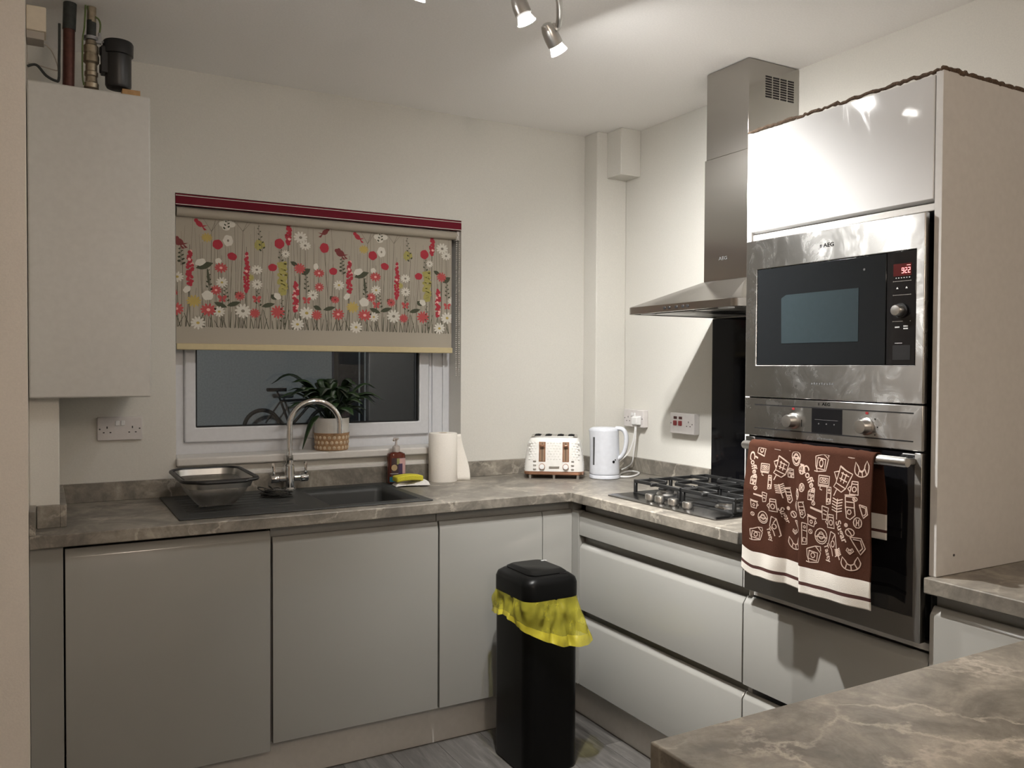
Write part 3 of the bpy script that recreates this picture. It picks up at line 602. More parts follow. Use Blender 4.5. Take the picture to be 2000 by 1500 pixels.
G().loft([[(-.0302, -.251+a, 1.158+b) for a, b in ((-.022, -.024), (.022, -.024), (.025, .02), (-.025, .02))], [(-.058, -.251+a, 1.158+b) for a, b in ((-.018, -.022), (.018, -.022), (.020, .014), (-.020, .014))]]).build('plug_body', 'white_plastic', pl, bevel=.004)
G().tube(spline([(-.045, -.248, 1.137), (-.047, -.245, 1.10), (-.05, -.235, 1.05), (-.07, -.225, 1.0), (-.12, -.225, .965), (-.18, -.25, .935), (-.215, -.28, .918)], 6), .0032, 8).build('flex', 'white_plastic', pl)
G().tube(spline([(-.045, -.254, 1.137), (-.046, -.252, 1.09), (-.045, -.24, 1.03), (-.04, -.22, .96), (-.03, -.17, .93), (-.05, -.15, .916)], 6), .003, 8).build('flex', 'white_plastic', pl)
lp = spline([(-.214, -.345, .915), (-.13, -.255, .9145), (-.06, -.215, .915), (-.035, -.235, .915), (-.05, -.285, .915), (-.11, -.34, .9145), (-.17, -.372, .915), (-.212, -.358, .916)], 8)
tag(G().tube(lp, .0042, 8).build('kettle_flex', 'white_plastic'), 'loop of white kettle flex lying on the worktop', 'cable')
# ------------------------------------------------------------------ toaster
ta = math.atan2(-.14, .205)
n2 = Vector((.14, .205, 0)).normalized(); fm = Vector((-.495, -.252, 0))
ts = thing('toaster', 'white textured four-slice toaster with rose gold trim', 'toaster', tuple(fm+n2*.09+Vector((0, 0, ZT))), ta)
hw, hdp = .132, .088
def tring(z, w_, d_, r): return rrect(-w_, w_, -d_, d_, r, z, 5)
G().loft([tring(.016, hw-.004, hdp-.004, .03), tring(.020, hw+.001, hdp+.001, .03), tring(.030, hw+.001, hdp+.001, .03), tring(.034, hw-.003, hdp-.003, .03)]).build('base_trim', 'rose_gold', ts, local=True)
feet = [(-.105, -.07), (0, -.075), (.105, -.07), (-.1, .065), (.1, .065)]
for x, y in feet: G().lathe([(.007, 0), (.007, .018)], (x, y, 0), 12).build('foot', 'satin', ts, local=True)
zs = [.033, .06, .10, .14, .165, .178, .184]; ws = [hw, hw-.001, hw-.006, hw-.013, hw-.019, hw-.026, hw-.036]; ds = [hdp, hdp-.001, hdp-.005, hdp-.010, hdp-.015, hdp-.021, hdp-.031]
G().loft([tring(z, a, b, .032) for z, a, b in zip(zs, ws, ds)]).build('shell', 'toaster', ts, local=True, ang=60)
# raised diamond quilting on the front and left faces
def tinterp(z, arr):
    for a, b, p, q in zip(zs[:-1], zs[1:], arr[:-1], arr[1:]):
        if z <= b: return p+(q-p)*max(0, z-a)/(b-a)
    return arr[-1]
dm = G()
def fr_pt(u, z):   # front face point at local u, height z
    return tinterp(z, ds)
for zi in range(11):
    for ui in range(17):
        z = .040+.0118*zi; x = -.108+.0135*ui+(.00675 if zi % 2 else 0)
        if x > .108: continue
        if any(abs(x-cx) < .024 for cx in (-.052, .052)) or (z < .085 and (abs(x) < .028 or abs(x) > .062)): continue
        p = lambda a, b, o_: (x+a, -(fr_pt(x+a, z+b)+o_), z+b)
        dm.add([p(-.0064, 0, -.0004), p(0, -.0056, -.0004), p(.0064, 0, -.0004), p(0, .0056, -.0004), p(0, 0, .0018)], [(0, 1, 4), (1, 2, 4), (2, 3, 4), (3, 0, 4)])
    for ui in range(9):
        z = .040+.0118*zi; y = -.058+.0135*ui+(.00675 if zi % 2 else 0)
        if y > .055: continue
        xx = tinterp(z, ws)
        for sd in (-1, 1):
            p = lambda a, b, o_: (sd*(xx+o_-b*.135), y+a, z+b)
            dm.add([p(-.0064, 0, -.0004), p(0, -.0056, -.0004), p(.0064, 0, -.0004), p(0, .0056, -.0004), p(0, 0, .0018)], [(0, 1, 4), (1, 2, 4), (2, 3, 4), (3, 0, 4)])
tag(dm.build('quilting', 'toaster', ts, local=True, smooth=False), None, kind='stuff')
G().loft([tring(.1835, .104, .062, .02), tring(.1865, .102, .060, .02)]).build('top_plate', 'satin', ts, local=True)
for x in (-.075, -.027, .027, .075):
    G().box(x-.014, x+.014, -.052, .052, .1865, .1873).build('slot', 'hole', ts, local=True)
    wq = G()
    for k in range(5): wq.tube([(x-.013, -.04+.02*k, .187), (x, -.036+.02*k, .1885), (x+.013, -.04+.02*k, .187)], .0012, 5)
    wq.build('slot_wires', 'cast_iron', ts, local=True)
for cx in (-.052, .052):
    yb_, yt_ = -fr_pt(cx, .078)-.0012, -fr_pt(cx, .155)-.0012
    def pp(x0, x1, z0, z1, out, dep=.003):
        g_ = G(); y = lambda z: -fr_pt(0, z)-out
        return g_.add([(x0, y(z0), z0), (x1, y(z0), z0), (x1, y(z1), z1), (x0, y(z1), z1), (x0, y(z0)+dep, z0), (x1, y(z0)+dep, z0), (x1, y(z1)+dep, z1), (x0, y(z1)+dep, z1)], [(0, 1, 2, 3), (7, 6, 5, 4), (0, 4, 5, 1), (1, 5, 6, 2), (2, 6, 7, 3), (3, 7, 4, 0)])
    sl = pp(cx-.0145, cx+.0145, .076, .162, .0015).build('lever_surround', 'rose_gold', ts, local=True)
    pp(cx-.0105, cx+.0105, .079, .159, .0021).build('lever_track', 'slot_brown', sl, local=True); pp(cx-.0012, cx+.0012, .079, .159, .0026).build('lever_slit', 'hole', sl, local=True)
    G().box(cx-.010, cx+.010, -fr_pt(0, .146)-.016, -fr_pt(0, .146)+.001, .141, .150).build('lever', 'rose_gold', sl, local=True, bevel=.002)
    ax = Vector((0, -1, .1)); c_ = Vector((cx, -fr_pt(0, .054)-.0005, .054))
    kb = G().lathe([(.0135, 0), (.0135, .006), (.012, .008)], c_, 22, axis=ax).build('dial', 'rose_gold', ts, local=True); G().lathe([(.0112, .008), (.0112, .0105), (0, .011)], c_, 22, axis=ax).build('dial_face', 'white_plastic', kb, local=True)
    for k in range(3):
        xb = cx+(-.033 if cx < 0 else .030); zb_ = .042+.0175*k
        G().box(xb-.0065, xb+.0065, -fr_pt(0, zb_)-.003, -fr_pt(0, zb_)+.002, zb_-.004, zb_+.004).build('button', 'satin', ts, local=True, bevel=.0015, seg=1)
G().box(-.022, .024, -fr_pt(0, .05)-.0018, -fr_pt(0, .05)+.002, .045, .056).build('badge', 'satin', ts, local=True, bevel=.001, seg=1)
# ------------------------------------------------------------------ kettle
kt = thing('kettle', 'white plastic jug kettle beside the toaster', 'kettle', (-.272, -.322, ZT), math.radians(-48))
G().lathe([(.064, 0), (.068, .003), (.068, .014), (.066, .018), (0, .0185)], (0, 0, 0), 36).build('power_base', 'kettle_white', kt, local=True)
def kring(z, r, sp=0):
    o_ = []
    for k in range(36):
        a = 2*math.pi*k/36; rr = r+sp*max(0, math.cos(a-math.pi))**6; o_.append((rr*math.cos(a), rr*math.sin(a)*.94, z))
    return o_
G().loft([kring(.020, .066), kring(.026, .068), kring(.034, .0665), kring(.037, .0665), kring(.10, .0655), kring(.16, .064, .003), kring(.20, .0625, .008), kring(.212, .062, .011)]).build('jug', 'kettle_white', kt, local=True, ang=50)
G().loft([kring(.212, .0618, .009), kring(.220, .060, .008), kring(.226, .052, .004), kring(.228, .02)]).build('lid', 'kettle_white', kt, local=True, ang=50)
hp = spline([(.050, 0, .222), (.078, 0, .220), (.094, 0, .200), (.097, 0, .165), (.090, 0, .125), (.075, 0, .098), (.056, 0, .088)], 6)
hn = G(); ringz = []
for i, p in enumerate(hp):
    t_ = (hp[min(i+1, len(hp)-1)]-hp[max(i-1, 0)]).normalized(); nn = Vector((0, 1, 0)).cross(t_).normalized()
    ringz.append([p+nn*(.010*math.cos(a))+Vector((0, 1, 0))*(.0165*math.sin(a)) for a in [2*math.pi*k/14 for k in range(14)]])
hn.loft(ringz); hn.build('handle', 'kettle_white', kt, local=True, ang=60)
a_ = math.radians(-172); wgn = Vector((math.cos(a_), math.sin(a_)*.94, 0)); tv = Vector((-wgn.y, wgn.x, 0))
aa = math.radians(-125); rdir = Vector((math.cos(aa), math.sin(aa)*.94, 0)); tv = Vector((-rdir.y, rdir.x, 0)).normalized()
G().loft([[rdir*(.0668)+tv*a+Vector((0, 0, z)) for a, z in ((-.005, .062), (.005, .062), (.005, .185), (-.005, .185))], [rdir*(.0645)+tv*a+Vector((0, 0, z)) for a, z in ((-.005, .062), (.005, .062), (.005, .185), (-.005, .185))]]).build('water_gauge', 'grey_mark', kt, local=True)
aa = math.radians(-42); rdir = Vector((math.cos(aa), math.sin(aa)*.94, 0)).normalized()
G().lathe([(.006, 0), (.006, .002)], rdir*.064+Vector((0, 0, .078)), 12, axis=rdir).build('mark', 'ink', kt, local=True)
aa = math.radians(-34); rdir = Vector((math.cos(aa), math.sin(aa)*.94, 0)).normalized()
G().lathe([(.003, 0), (.003, .002)], rdir*.0645+Vector((0, 0, .086)), 12, axis=rdir).build('mark', 'ink', kt, local=True)
# ------------------------------------------------------------------ objects by the sink
cl = thing('colander', 'rectangular mesh colander with black rim on the drainer', 'colander', (-1.935, -.29, ZT+.0068))
z0 = ZT+.0115
rings = [rrect(-2.05+.02, -1.815-.02, -.482+.02, -.105-.02, .05, 1.016), rrect(-2.035, -1.835, -.465, -.122, .05, 1.0), rrect(-2.02, -1.85, -.44, -.145, .05, .96), rrect(-1.995, -1.873, -.405, -.18, .045, .928), rrect(-1.985, -1.885, -.36, -.21, .035, z0+.006)]
rings = rings[1:]
G().loft(rings, capa=False).build('mesh_bowl', 'mesh', cl, solid=.001)
G().loft([rrect(-2.046, -1.822, -.476, -.112, .055, 1.020), rrect(-2.036, -1.832, -.466, -.122, .05, .992), rrect(-2.034, -1.834, -.464, -.124, .05, .992), rrect(-2.043, -1.825, -.473, -.115, .053, 1.021)], capa=False, capb=False).build('steel_band', 'satin', cl)
rr = rrect(-2.056, -1.812, -.488, -.100, .06, 1.020); G().tube(rr, .0065, 8, closed=True).build('rim', 'black_plastic', cl)
for yy in (-.105, -.483): G().tube(spline([(-2.02, yy, 1.020), (-1.99, yy-(.018 if yy < -.3 else -.012), 1.019), (-1.88, yy-(.018 if yy < -.3 else -.012), 1.019), (-1.85, yy, 1.020)], 6), .006, 8).build('handle', 'black_plastic', cl)
G().tube(spline([(-1.99, -.35, z0-.003), (-1.975, -.362, z0-.001), (-1.955, -.366, z0+.003), (-1.915, -.366, z0+.003), (-1.895, -.362, z0-.001), (-1.88, -.35, z0-.003)], 6), .0018, 6).build('wire_foot', 'chrome', cl)
G().tube(spline([(-1.99, -.21, z0-.003), (-1.955, -.202, z0+.003), (-1.915, -.202, z0+.003), (-1.88, -.21, z0-.003)], 6), .0018, 6).build('wire_foot', 'chrome', cl)
random.seed(11)
sw = G(); c_ = Vector((-1.70, -.215, ZT+.016))
for k in range(26):
    ax = Vector((random.gauss(0, .3), random.gauss(0, .3), 1)).normalized(); q = Vector((0, 0, 1)).rotation_difference(ax); r = random.uniform(.014, .045); off = Vector((random.uniform(-.022, .022), random.uniform(-.02, .02), 0)); zz = random.uniform(-.004, .008)
    pts = []
    for i in range(16):
        a = 2*math.pi*i/16; pts.append(c_+off+q@Vector((r*1.15*math.cos(a), r*math.sin(a), 0))+Vector((0, 0, zz)))
    for p in pts: p.z = max(p.z, ZT+.009)
    sw.tube(pts, .0022, 5, closed=True)
tag(sw.build('wire_scourer', 'scourer'), 'crumpled steel wire scourer in front of the tap', 'scourer')
sb = thing('soap_bottle', 'pump soap bottle with dark label beside the sink', 'soap bottle', (-1.165, -.078, ZT))
bx0, by0 = -1.165, -.078
def br(z, rx=.038, ry=.026): return [(bx0+rx*math.copysign(abs(math.cos(a))**.7, math.cos(a)), by0+ry*math.copysign(abs(math.sin(a))**.7, math.sin(a)), z) for a in [2*math.pi*k/28 for k in range(28)]]
G().loft([br(ZT+.006, .035, .023), br(ZT+.01), br(ZT+.118), br(ZT+.128, .036, .024), br(ZT+.133, .026, .018), br(ZT+.136, .016, .014)], m=0).build('bottle', 'soap_liquid', sb)
lb = G(); yl = by0
def lab(x0, x1, z0, z1, mt, out):
    def fn(u, v): 
        x = x0+(x1-x0)*u; e = max(0, 1-abs((x-bx0)/.038)**(2/.7)); return (x, by0-.026*e**.35-out, z0+(z1-z0)*v)
    return G().grid(8, 1, fn)
lb1 = lab(-1.2005, -1.1295, ZT+.012, ZT+.112, 'soap_label', .0006).build('label', 'soap_label', sb); tag(lb1, 'dark printed label')
lab(-1.160, -1.1300, ZT+.045, ZT+.110, '', .0011).build('label_pink_panel', 'soap_pink', lb1); lab(-1.172, -1.160, ZT+.085, ZT+.110, '', .0012).build('label_green_panel', 'soap_green', lb1)
lab(-1.1995, -1.150, ZT+.013, ZT+.034, '', .0012).build('label_teal_panel', 'soap_teal', lb1)
lab(-1.165, -1.147, ZT+.040, ZT+.088, '', .0016).build('label_purple_flower', 'soap_purple', lb1)
G().lathe([(.013, 0), (.013, .0006)], (-1.183, by0-.0262, ZT+.072), 20, axis=(0, -1, 0)).build('label_emblem', 'soap_gold', lb1)
lab(-1.198, -1.165, ZT+.046, ZT+.048, '', .0014).build('label_line', 'white_mark', lb1)
G().lathe([(.016, .134), (.016, .155), (.013, .160), (.0065, .163), (.0045, .170), (.0045, .186)], (bx0, by0, ZT), 20).build('pump_collar', 'pump', sb)
G().lathe([(.008, .186), (.012, .189), (.012, .193), (0, .195)], (bx0, by0, ZT), 18).tube([(bx0, by0, ZT+.190), (bx0-.015, by0-.016, ZT+.190), (bx0-.019, by0-.021, ZT+.184)], .0045, 8).build('pump_head', 'pump', sb)
# folded cloth and sponge
def cloth_fn(u, v):
    x = -1.205+.145*u; y = -.195+.075*v; e = min(u, 1-u, v, 1-v)*8; h = min(1, e)**.5
    return (x+.01*(v-.5), y+.012*math.sin(u*5), ZT+.006+h*(.011+.004*math.sin(u*9+v*4)+(.022*max(0, (u-.72)/.28)*(1-abs(v-.6)))))
g_ = G().grid(24, 12, cloth_fn); g_.grid(24, 12, lambda u, v: (cloth_fn(u, v)[0], cloth_fn(u, v)[1], ZT+.0056))
tag(g_.build('dish_cloth', 'cloth'), 'white folded dish cloth under the yellow sponge', 'cloth')
sp = G()
def spring(s_, w_):
    p = Vector((-1.205+.115*s_, -.165-.004*math.sin(3.1*s_), ZT+.022+.006*math.sin(3.14*s_))); return [(p.x, p.y+a, p.z+b) for a, b in ((-w_, 0), (w_, 0), (w_, .022), (-w_, .022))]
sp.loft([spring(k/12, .028) for k in range(13)]); tag(sp.build('sponge', 'sponge', bevel=.004), 'yellow curved kitchen sponge lying on the white cloth', 'sponge')
pr = thing('kitchen_roll', 'roll of white kitchen paper standing at the window corner', 'kitchen roll', (-.952, -.082, ZT))
G().lathe([(.020, .0005), (.0605, .0005), (.0615, .003), (.0615, .205), (.060, .2075), (.020, .208), (.0195, .205), (.0195, .0005)], (-.952, -.082, ZT), 40, cap=False).build('paper_roll', 'paper', pr)
G().lathe([(.0195, .001), (.0195, .207), (.018, .207), (.018, .001)], (-.952, -.082, ZT), 24, cap=False).build('core', 'soap_gold', pr)
def flap(u, v):
    z = .001+.2*v; k = u*(1-.55*v**1.3); return (-.894+.056*k+.004*math.sin(v*6)*u, -.100-.030*u*(1-v)+.012*u, ZT+z)
G().grid(8, 14, flap).build('loose_sheet', 'paper', pr, solid=.0008)
# ------------------------------------------------------------------ plant on the sill
SZ = 1.0545; PCX, PCY = -1.405, .040
pt = thing('potted_plant', 'leafy green plant in a white pot with a woven band on the window sill', 'plant', (PCX, PCY, SZ))
G().lathe([(.062, .0005), (.066, .002), (.070, .070), (.072, .130), (.073, .134), (.069, .134), (.067, .12), (.0, .118)], (PCX, PCY, SZ), 36, m=[0, 0, 0, 0, 0, 0, 1]).build('pot', ['ceramic', 'soil'], pt)
wv = G(); wv.lathe([(.0655, .0012), (.0675, .003), (.0715, .066), (.0735, .072), (.0715, .073)], (PCX, PCY, SZ), 36, cap=False)
bsk = wv.build('woven_band', 'rattan', pt)
wl = G()
for row in range(3):
    for k in range(22):
        a = 2*math.pi*(k+.5*(row % 2))/22; z = SZ+.013+.021*row; r = .0672+.0038*(z-SZ)/.066+.001
        c_ = Vector((PCX+r*math.cos(a), PCY+r*math.sin(a), z)); nx = Vector((math.cos(a), math.sin(a), 0)); tx = Vector((-math.sin(a), math.cos(a), 0))
        wl.add([c_+tx*(.0072*math.cos(q))+Vector((0, 0, .0075*math.sin(q)))-nx*.0005 for q in [math.pi*j/4 for j in range(8)]]+[c_+nx*.0028], [(j, (j+1) % 8, 8) for j in range(8)])
tag(wl.build('weave', 'rattan_light', bsk), None, kind='stuff')
random.seed(21)
def leaf(base, az, reach, rise, length_w, droop, mt, name='leaf'):
    d = Vector((math.cos(az), math.sin(az), 0)); s_ = Vector((-d.y, d.x, 0)); pts = []
    N = 14; g_ = G(); base = Vector(base)
    stem = .35
    ctr = []
    for i in range(N+1):
        t_ = i/N; ctr.append(base+d*(reach*t_)+Vector((0, 0, rise*math.sin(min(1, t_*1.05)*math.pi*.62)-droop*t_**3)))
    V_ = []
    for i in range(N+1):
        t_ = i/N; q = (t_-stem)/(1-stem); wd = length_w*(math.sin(math.pi*q**.75)**.9 if q > 0 else 0)+.0016
        up = Vector((0, 0, 1)); c_ = ctr[i]; tg_ = (ctr[min(i+1, N)]-ctr[max(i-1, 0)]).normalized(); nn = s_.cross(tg_).normalized()
        V_ += [c_-s_*wd+nn*wd*.22, c_-s_*wd*.5+nn*wd*.02, c_, c_+s_*wd*.5+nn*wd*.02, c_+s_*wd+nn*wd*.22]
    for p in V_: p.y = min(p.y, .098)
    g_.add(V_, [(i*5+k, i*5+k+1, i*5+k+6, i*5+k+5) for i in range(N) for k in range(4)])
    return g_.build(name, mt, pt, solid=.0006)
for k in range(46):
    az = 2*math.pi*k/46+random.uniform(-.2, .2); side = abs(math.cos(az))
    reach = (.05+.13*side)*random.uniform(.75, 1.15); rise = random.uniform(.07, .155); dr_ = random.uniform(.0, .05)
    leaf((PCX+.015*math.cos(az), PCY+.012*math.sin(az), SZ+.118), az, reach, rise, random.uniform(.020, .034), dr_, 'leaf' if k % 3 else 'leaf_dark')
for k in range(22):
    az = random.uniform(0, 6.28); leaf((PCX+.02*math.cos(az), PCY-.01+.02*math.sin(az), SZ+.118), az, random.uniform(.04, .10), random.uniform(.10, .19), random.uniform(.022, .034), random.uniform(0, .06), 'leaf' if k % 2 else 'leaf_dark')
leaf((PCX-.01, PCY, SZ+.12), math.pi*.98, .235, .215, .036, .045, 'leaf_dark'); leaf((PCX-.01, PCY-.01, SZ+.12), math.pi*1.04, .165, .175, .045, .0, 'leaf'); leaf((PCX+.01, PCY-.01, SZ+.12), -.1, .215, .125, .022, .035, 'leaf'); leaf((PCX+.01, PCY-.01, SZ+.12), .1, .19, .165, .022, .02, 'leaf')
leaf((PCX-.02, PCY-.02, SZ+.12), math.pi*1.1, .125, .05, .02, .155, 'leaf')
# ------------------------------------------------------------------ roller blind
BYY = .028
bl = thing('roller_blind', 'roller blind printed with red and white wild flowers', 'blind', (-1.43, BYY, 1.46))
hr = G().box(WX0+.001, WX1-.001, -.004, .016, 2.006, 2.0475).build('headrail', 'blind_red', bl, bevel=.001)
for z in (2.0395, 2.0065): G().box(WX0+.001, WX1-.001, -.0055, -.0035, z, z+.0027).build('headrail_line', 'blind_white', hr)
FX0, FX1, FZ0, FZ1 = -2.011, -.858, 1.487, 1.972
G().tube([(FX0+.001, BYY-.002, 1.986), (-.842, BYY-.002, 1.986)], .0185, 24).build('roller', 'blind', bl)
G().box(-.846, -.832, BYY-.02, BYY+.02, 1.965, 2.003).build('bracket', 'blind_white', bl, bevel=.003)
fab = G().box(FX0, FX1, BYY+.0085, BYY+.0095, FZ0-.004, FZ1+.010).build('fabric', 'blind', bl)
G().box(FX0+.001, FX1+.002, BYY-.001, BYY+.014, 1.4625, FZ0).build('bottom_bar', 'blind_bar', bl, bevel=.003)
chn = G()
for xx in (-.851, -.837):
    z = 1.98
    while z > 1.36: chn.add([(xx+.0034*a, .002+.0034*b, z+.0034*c_) for a, b, c_ in ((1, 0, 0), (-1, 0, 0), (0, 1, 0), (0, -1, 0), (0, 0, 1), (0, 0, -1))], [(0, 2, 4), (2, 1, 4), (1, 3, 4), (3, 0, 4), (2, 0, 5), (1, 2, 5), (3, 1, 5), (0, 3, 5)]); z -= .0088
tag(chn.build('bead_chain', 'blind_white', bl), None, kind='stuff')
# printed flowers, laid flat on the cloth (positions read off the photograph, one repeat ~0.65 m wide)
PM = ['p_red', 'p_coral', 'p_pink', 'p_white', 'p_green', 'p_stem', 'p_faint', 'p_olive', 'p_brown', 'p_yell']
RED, COR, PNK, WHT, GRN, STM, FNT, OLV, BRN, YEL = range(10)
fp = G(); layer = [0]
def fz(x_, y_): p = at(320+x_/3.3333, 350+y_/3.3333, 'y', BYY+.0085); return p.x, p.z
PER = fz(1260, 375)[0]-fz(230, 290)[0]
SC = .00062   # metres per detail pixel on the cloth
def put(pts, m, lay):
    for sh in (-PER, 0, PER):
        q = [(min(max(x_+sh, FX0+.0005), FX1-.0005), min(max(z_, FZ0), FZ1-.002)) for x_, z_ in pts]
        if max(a for a, b in q)-min(a for a, b in q) < .0004: continue
        layer[0] += 1; yy = BYY+.0085-.00012-.00008*lay-.00001*(layer[0] % 8)
        fp.add([(a, yy, b) for a, b in q], [list(range(len(q)))], m)
def ell(cx, cz, rx, rz, m, lay, n=12, rot=0, wob=0):
    pts = []
    for k in range(n):
        a = 2*math.pi*k/n; r = 1+wob*math.sin(k*2.4+cx*50); x_, z_ = rx*r*math.cos(a), rz*r*math.sin(a); pts.append((cx+x_*math.cos(rot)-z_*math.sin(rot), cz+x_*math.sin(rot)+z_*math.cos(rot)))
    put(pts, m, lay)
def line(p, q, w_, m, lay):
    dx, dz = q[0]-p[0], q[1]-p[1]; L = math.hypot(dx, dz) or 1; nx, nz = -dz/L*w_/2, dx/L*w_/2
    put([(p[0]+nx, p[1]+nz), (q[0]+nx*.6, q[1]+nz*.6), (q[0]-nx*.6, q[1]-nz*.6), (p[0]-nx, p[1]-nz)], m, lay)
def daisy(x_, y_, r, m, ctr, flat=1.0):
    cx, cz = fz(x_, y_); r *= SC
    for k in range(11):
        a = 2*math.pi*k/11+.2; ell(cx+.62*r*math.cos(a), cz+.62*r*flat*math.sin(a), .42*r, .17*r, m, 3, 7, math.atan2(math.sin(a)*flat, math.cos(a)))
    ell(cx, cz, .45*r, .45*r*flat, m, 4, 9); ell(cx, cz, .24*r, .2*r, ctr, 5, 8)
def poppy(x_, y_, rx, rz, m=RED, rot=.0): cx, cz = fz(x_, y_); ell(cx, cz, rx*SC, rz*SC, m, 4, 14, rot, .05)
def spike(x_, y0, y1, w_, m):
    rnd = random.Random(int(x_)); n = 46
    for k in range(n):
        t_ = (k+.5)/n; ww = w_*.5*math.sin(math.pi*min(1, .08+t_*.86)**1.0)**.6*(.5+.5*t_); a = rnd.uniform(-1, 1)
        cx, cz = fz(x_+a*ww*.8, y0+(y1-y0)*t_); ell(cx, cz, .0068, .0056, m if rnd.random() < .9 else PNK, 3+k % 2, 6, rnd.uniform(-1, 1))
def leafp(x_, y_, ln, wd, rot, m=GRN): cx, cz = fz(x_, y_); L, w2 = ln*SC/2, wd*SC/2; put([(cx+a*math.cos(rot)-b*math.sin(rot), cz+a*math.sin(rot)+b*math.cos(rot)) for a, b in ((-L, 0), (-.5*L, w2*.8), (0, w2), (.5*L, w2*.7), (L, 0), (.5*L, -w2*.7), (0, -w2), (-.5*L, -w2*.8))], m, 2)
def stem(x_, y_, bx_2=None, m=STM, w_=.0021):
    base = 955+(x_-80)*.03; bx2 = bx_2 if bx_2 is not None else x_; a, b = fz(x_, y_), fz(bx2, base)
    mid = ((a[0]+b[0])/2+.004*math.sin(x_), (a[1]+b[1])/2); line(mid, a, w_, m, 1); line(b, mid, w_*1.25, m, 1)
def sprig(x_, y0, y1, m=GRN, n=8, lean=0):
    a, b = fz(x_, y0), fz(x_+lean, y1); line(b, a, .0018, STM, 2)
    for k in range(n):
        t_ = k/n; s_ = -1 if k % 2 else 1; px_, pz_ = a[0]+(b[0]-a[0])*t_, a[1]+(b[1]-a[1])*t_; ell(px_+s_*.006*(.5+t_), pz_, .0055*(.5+.6*t_), .0036*(.5+.6*t_), m, 3, 7, s_*.7)
def bird(x_, y_, m, fl=1):
    cx, cz = fz(x_, y_); ell(cx, cz, .015, .010, m, 4, 10, -.7*fl); ell(cx-.011*fl, cz+.012, .008, .008, m, 4, 8)
    put([(cx+.006*fl, cz-.004), (cx+.028*fl, cz-.022), (cx+.018*fl, cz-.024)], m, 4); put([(cx+.004*fl, cz-.006), (cx+.030*fl, cz-.004), (cx+.012*fl, cz-.012)], m, 4)
rnd = random.Random(5)
for k in range(74):
    x_ = 85+14*k+rnd.uniform(-5, 5); y0 = rnd.choice([260, 330, 420, 520, 600, 700])+rnd.uniform(-30, 30); stem(x_, y0, x_+rnd.uniform(-35, 35), FNT if k % 3 else STM, .0014)
for k in range(40):
    x_ = 90+26*k+rnd.uniform(-8, 8); base = 958+(x_-80)*.03; a, b = fz(x_, base), fz(x_+rnd.uniform(-38, 38), base-rnd.uniform(50, 130)); line(a, b, .0032, GRN if k % 2 else STM, 2)
for a in ((230, 290, RED, 1), (105, 405, BRN, 1)): bird(*a)
bird(1050, 345, BRN, -1); bird(1140, 485, BRN, 1)
for a in ((350, 425, 31, 31), (752, 420, 32, 33), (1045, 448, 31, 33)): poppy(*a); stem(a[0], a[1]+30, a[0]+30)
for a in ((445, 503, 30, 24, RED, -.3), (708, 575, 29, 24, RED, .1), (1103, 600, 28, 24, RED, .1)): poppy(*a); stem(a[0], a[1]+22, a[0]-15)
ell(*fz(418, 400), .019, .022, WHT, 4, 14, 0, .08); ell(*fz(418, 400), .004, .005, FNT, 5)
for x_, y0, y1, w_ in ((170, 465, 690, 62), (540, 480, 735, 50), (812, 275, 425, 52), (860, 670, 862, 62)): spike(x_, y0, y1, w_, RED); stem(x_, y1-15, x_-25, STM, .0024); stem(x_-2, y0-40, x_, GRN, .002)
for k in range(60):
    t_ = k/60; cx, cz = fz(772+rnd.uniform(-24, 24), 545+205*t_); ell(cx, cz, .0085, .0075, OLV, 3, 6, rnd.uniform(-1, 1))
sprig(760, 460, 545, GRN, 5); sprig(615, 305, 480, GRN, 10, 30); stem(645, 480, 620); ell(*fz(622, 428), .022, .020, OLV, 1, 8, .5, .15); sprig(418, 245, 330, GRN, 8, -12)
for a in ((385, 292), (440, 295), (415, 270), (405, 315)): ell(*fz(*a), .016, .012, WHT, 2, 8)
for a in ((372, 577, 40, COR, PNK, .7), (340, 722, 34, COR, PNK, .9), (1010, 612, 36, COR, PNK, .7), (1012, 703, 32, COR, PNK, .9), (290, 850, 48, COR, PNK, .75), (742, 865, 46, COR, COR, .9), (1135, 880, 42, COR, PNK, .9), (592, 873, 34, COR, COR, .9), (885, 582, 38, COR, COR, .9), (495, 760, 32, COR, BRN, .9), (995, 885, 36, COR, COR, .9), (1115, 785, 30, COR, BRN, .8)): daisy(*a); stem(a[0], a[1]+20, a[0]+random.uniform(-20, 20))
for a in ((378, 672, 36), (605, 590, 36, .75), (607, 685, 34), (890, 380, 46, .8), (920, 432, 38, .7), (793, 487, 27), (970, 755, 36), (1140, 690, 38, .8), (515, 858, 50), (930, 872, 50, .75), (222, 935, 44), (870, 945, 44), (360, 862, 36)): daisy(a[0], a[1], a[2], WHT, FNT if a[0] % 3 else YEL, a[3] if len(a) > 3 else .9); stem(a[0], a[1]+20, a[0]+random.uniform(-18, 18))
for a in ((195, 793, 44), (560, 640, 28), (280, 380, 34)): daisy(*a, YEL if a[0] > 190 and a[0] < 300 else OLV, YEL, .8)
for a in ((265, 562, 110, 44, .35), (850, 552, 60, 28, -.5), (925, 602, 72, 40, .6), (370, 818, 85, 30, -.35), (455, 812, 88, 30, .3), (680, 820, 88, 30, .25), (1000, 838, 60, 30, -.4), (1078, 842, 88, 28, .25), (715, 768, 46, 34, -.8), (478, 752, 44, 30, -.9), (1095, 778, 44, 30, -.9), (290, 640, 18, 120, .1)): leafp(*a)
for a in ((238, 540, 44, 28, .4), (355, 532, 26, 24, 0), (150, 716, 34, 24, .8), (285, 757, 46, 40, 0), (990, 570, 22, 30, 0), (740, 762, 34, 26, -.6)): ell(*fz(a[0], a[1]), a[2]*SC*.75, a[3]*SC*.75, WHT, 3, 13, a[4], .09)
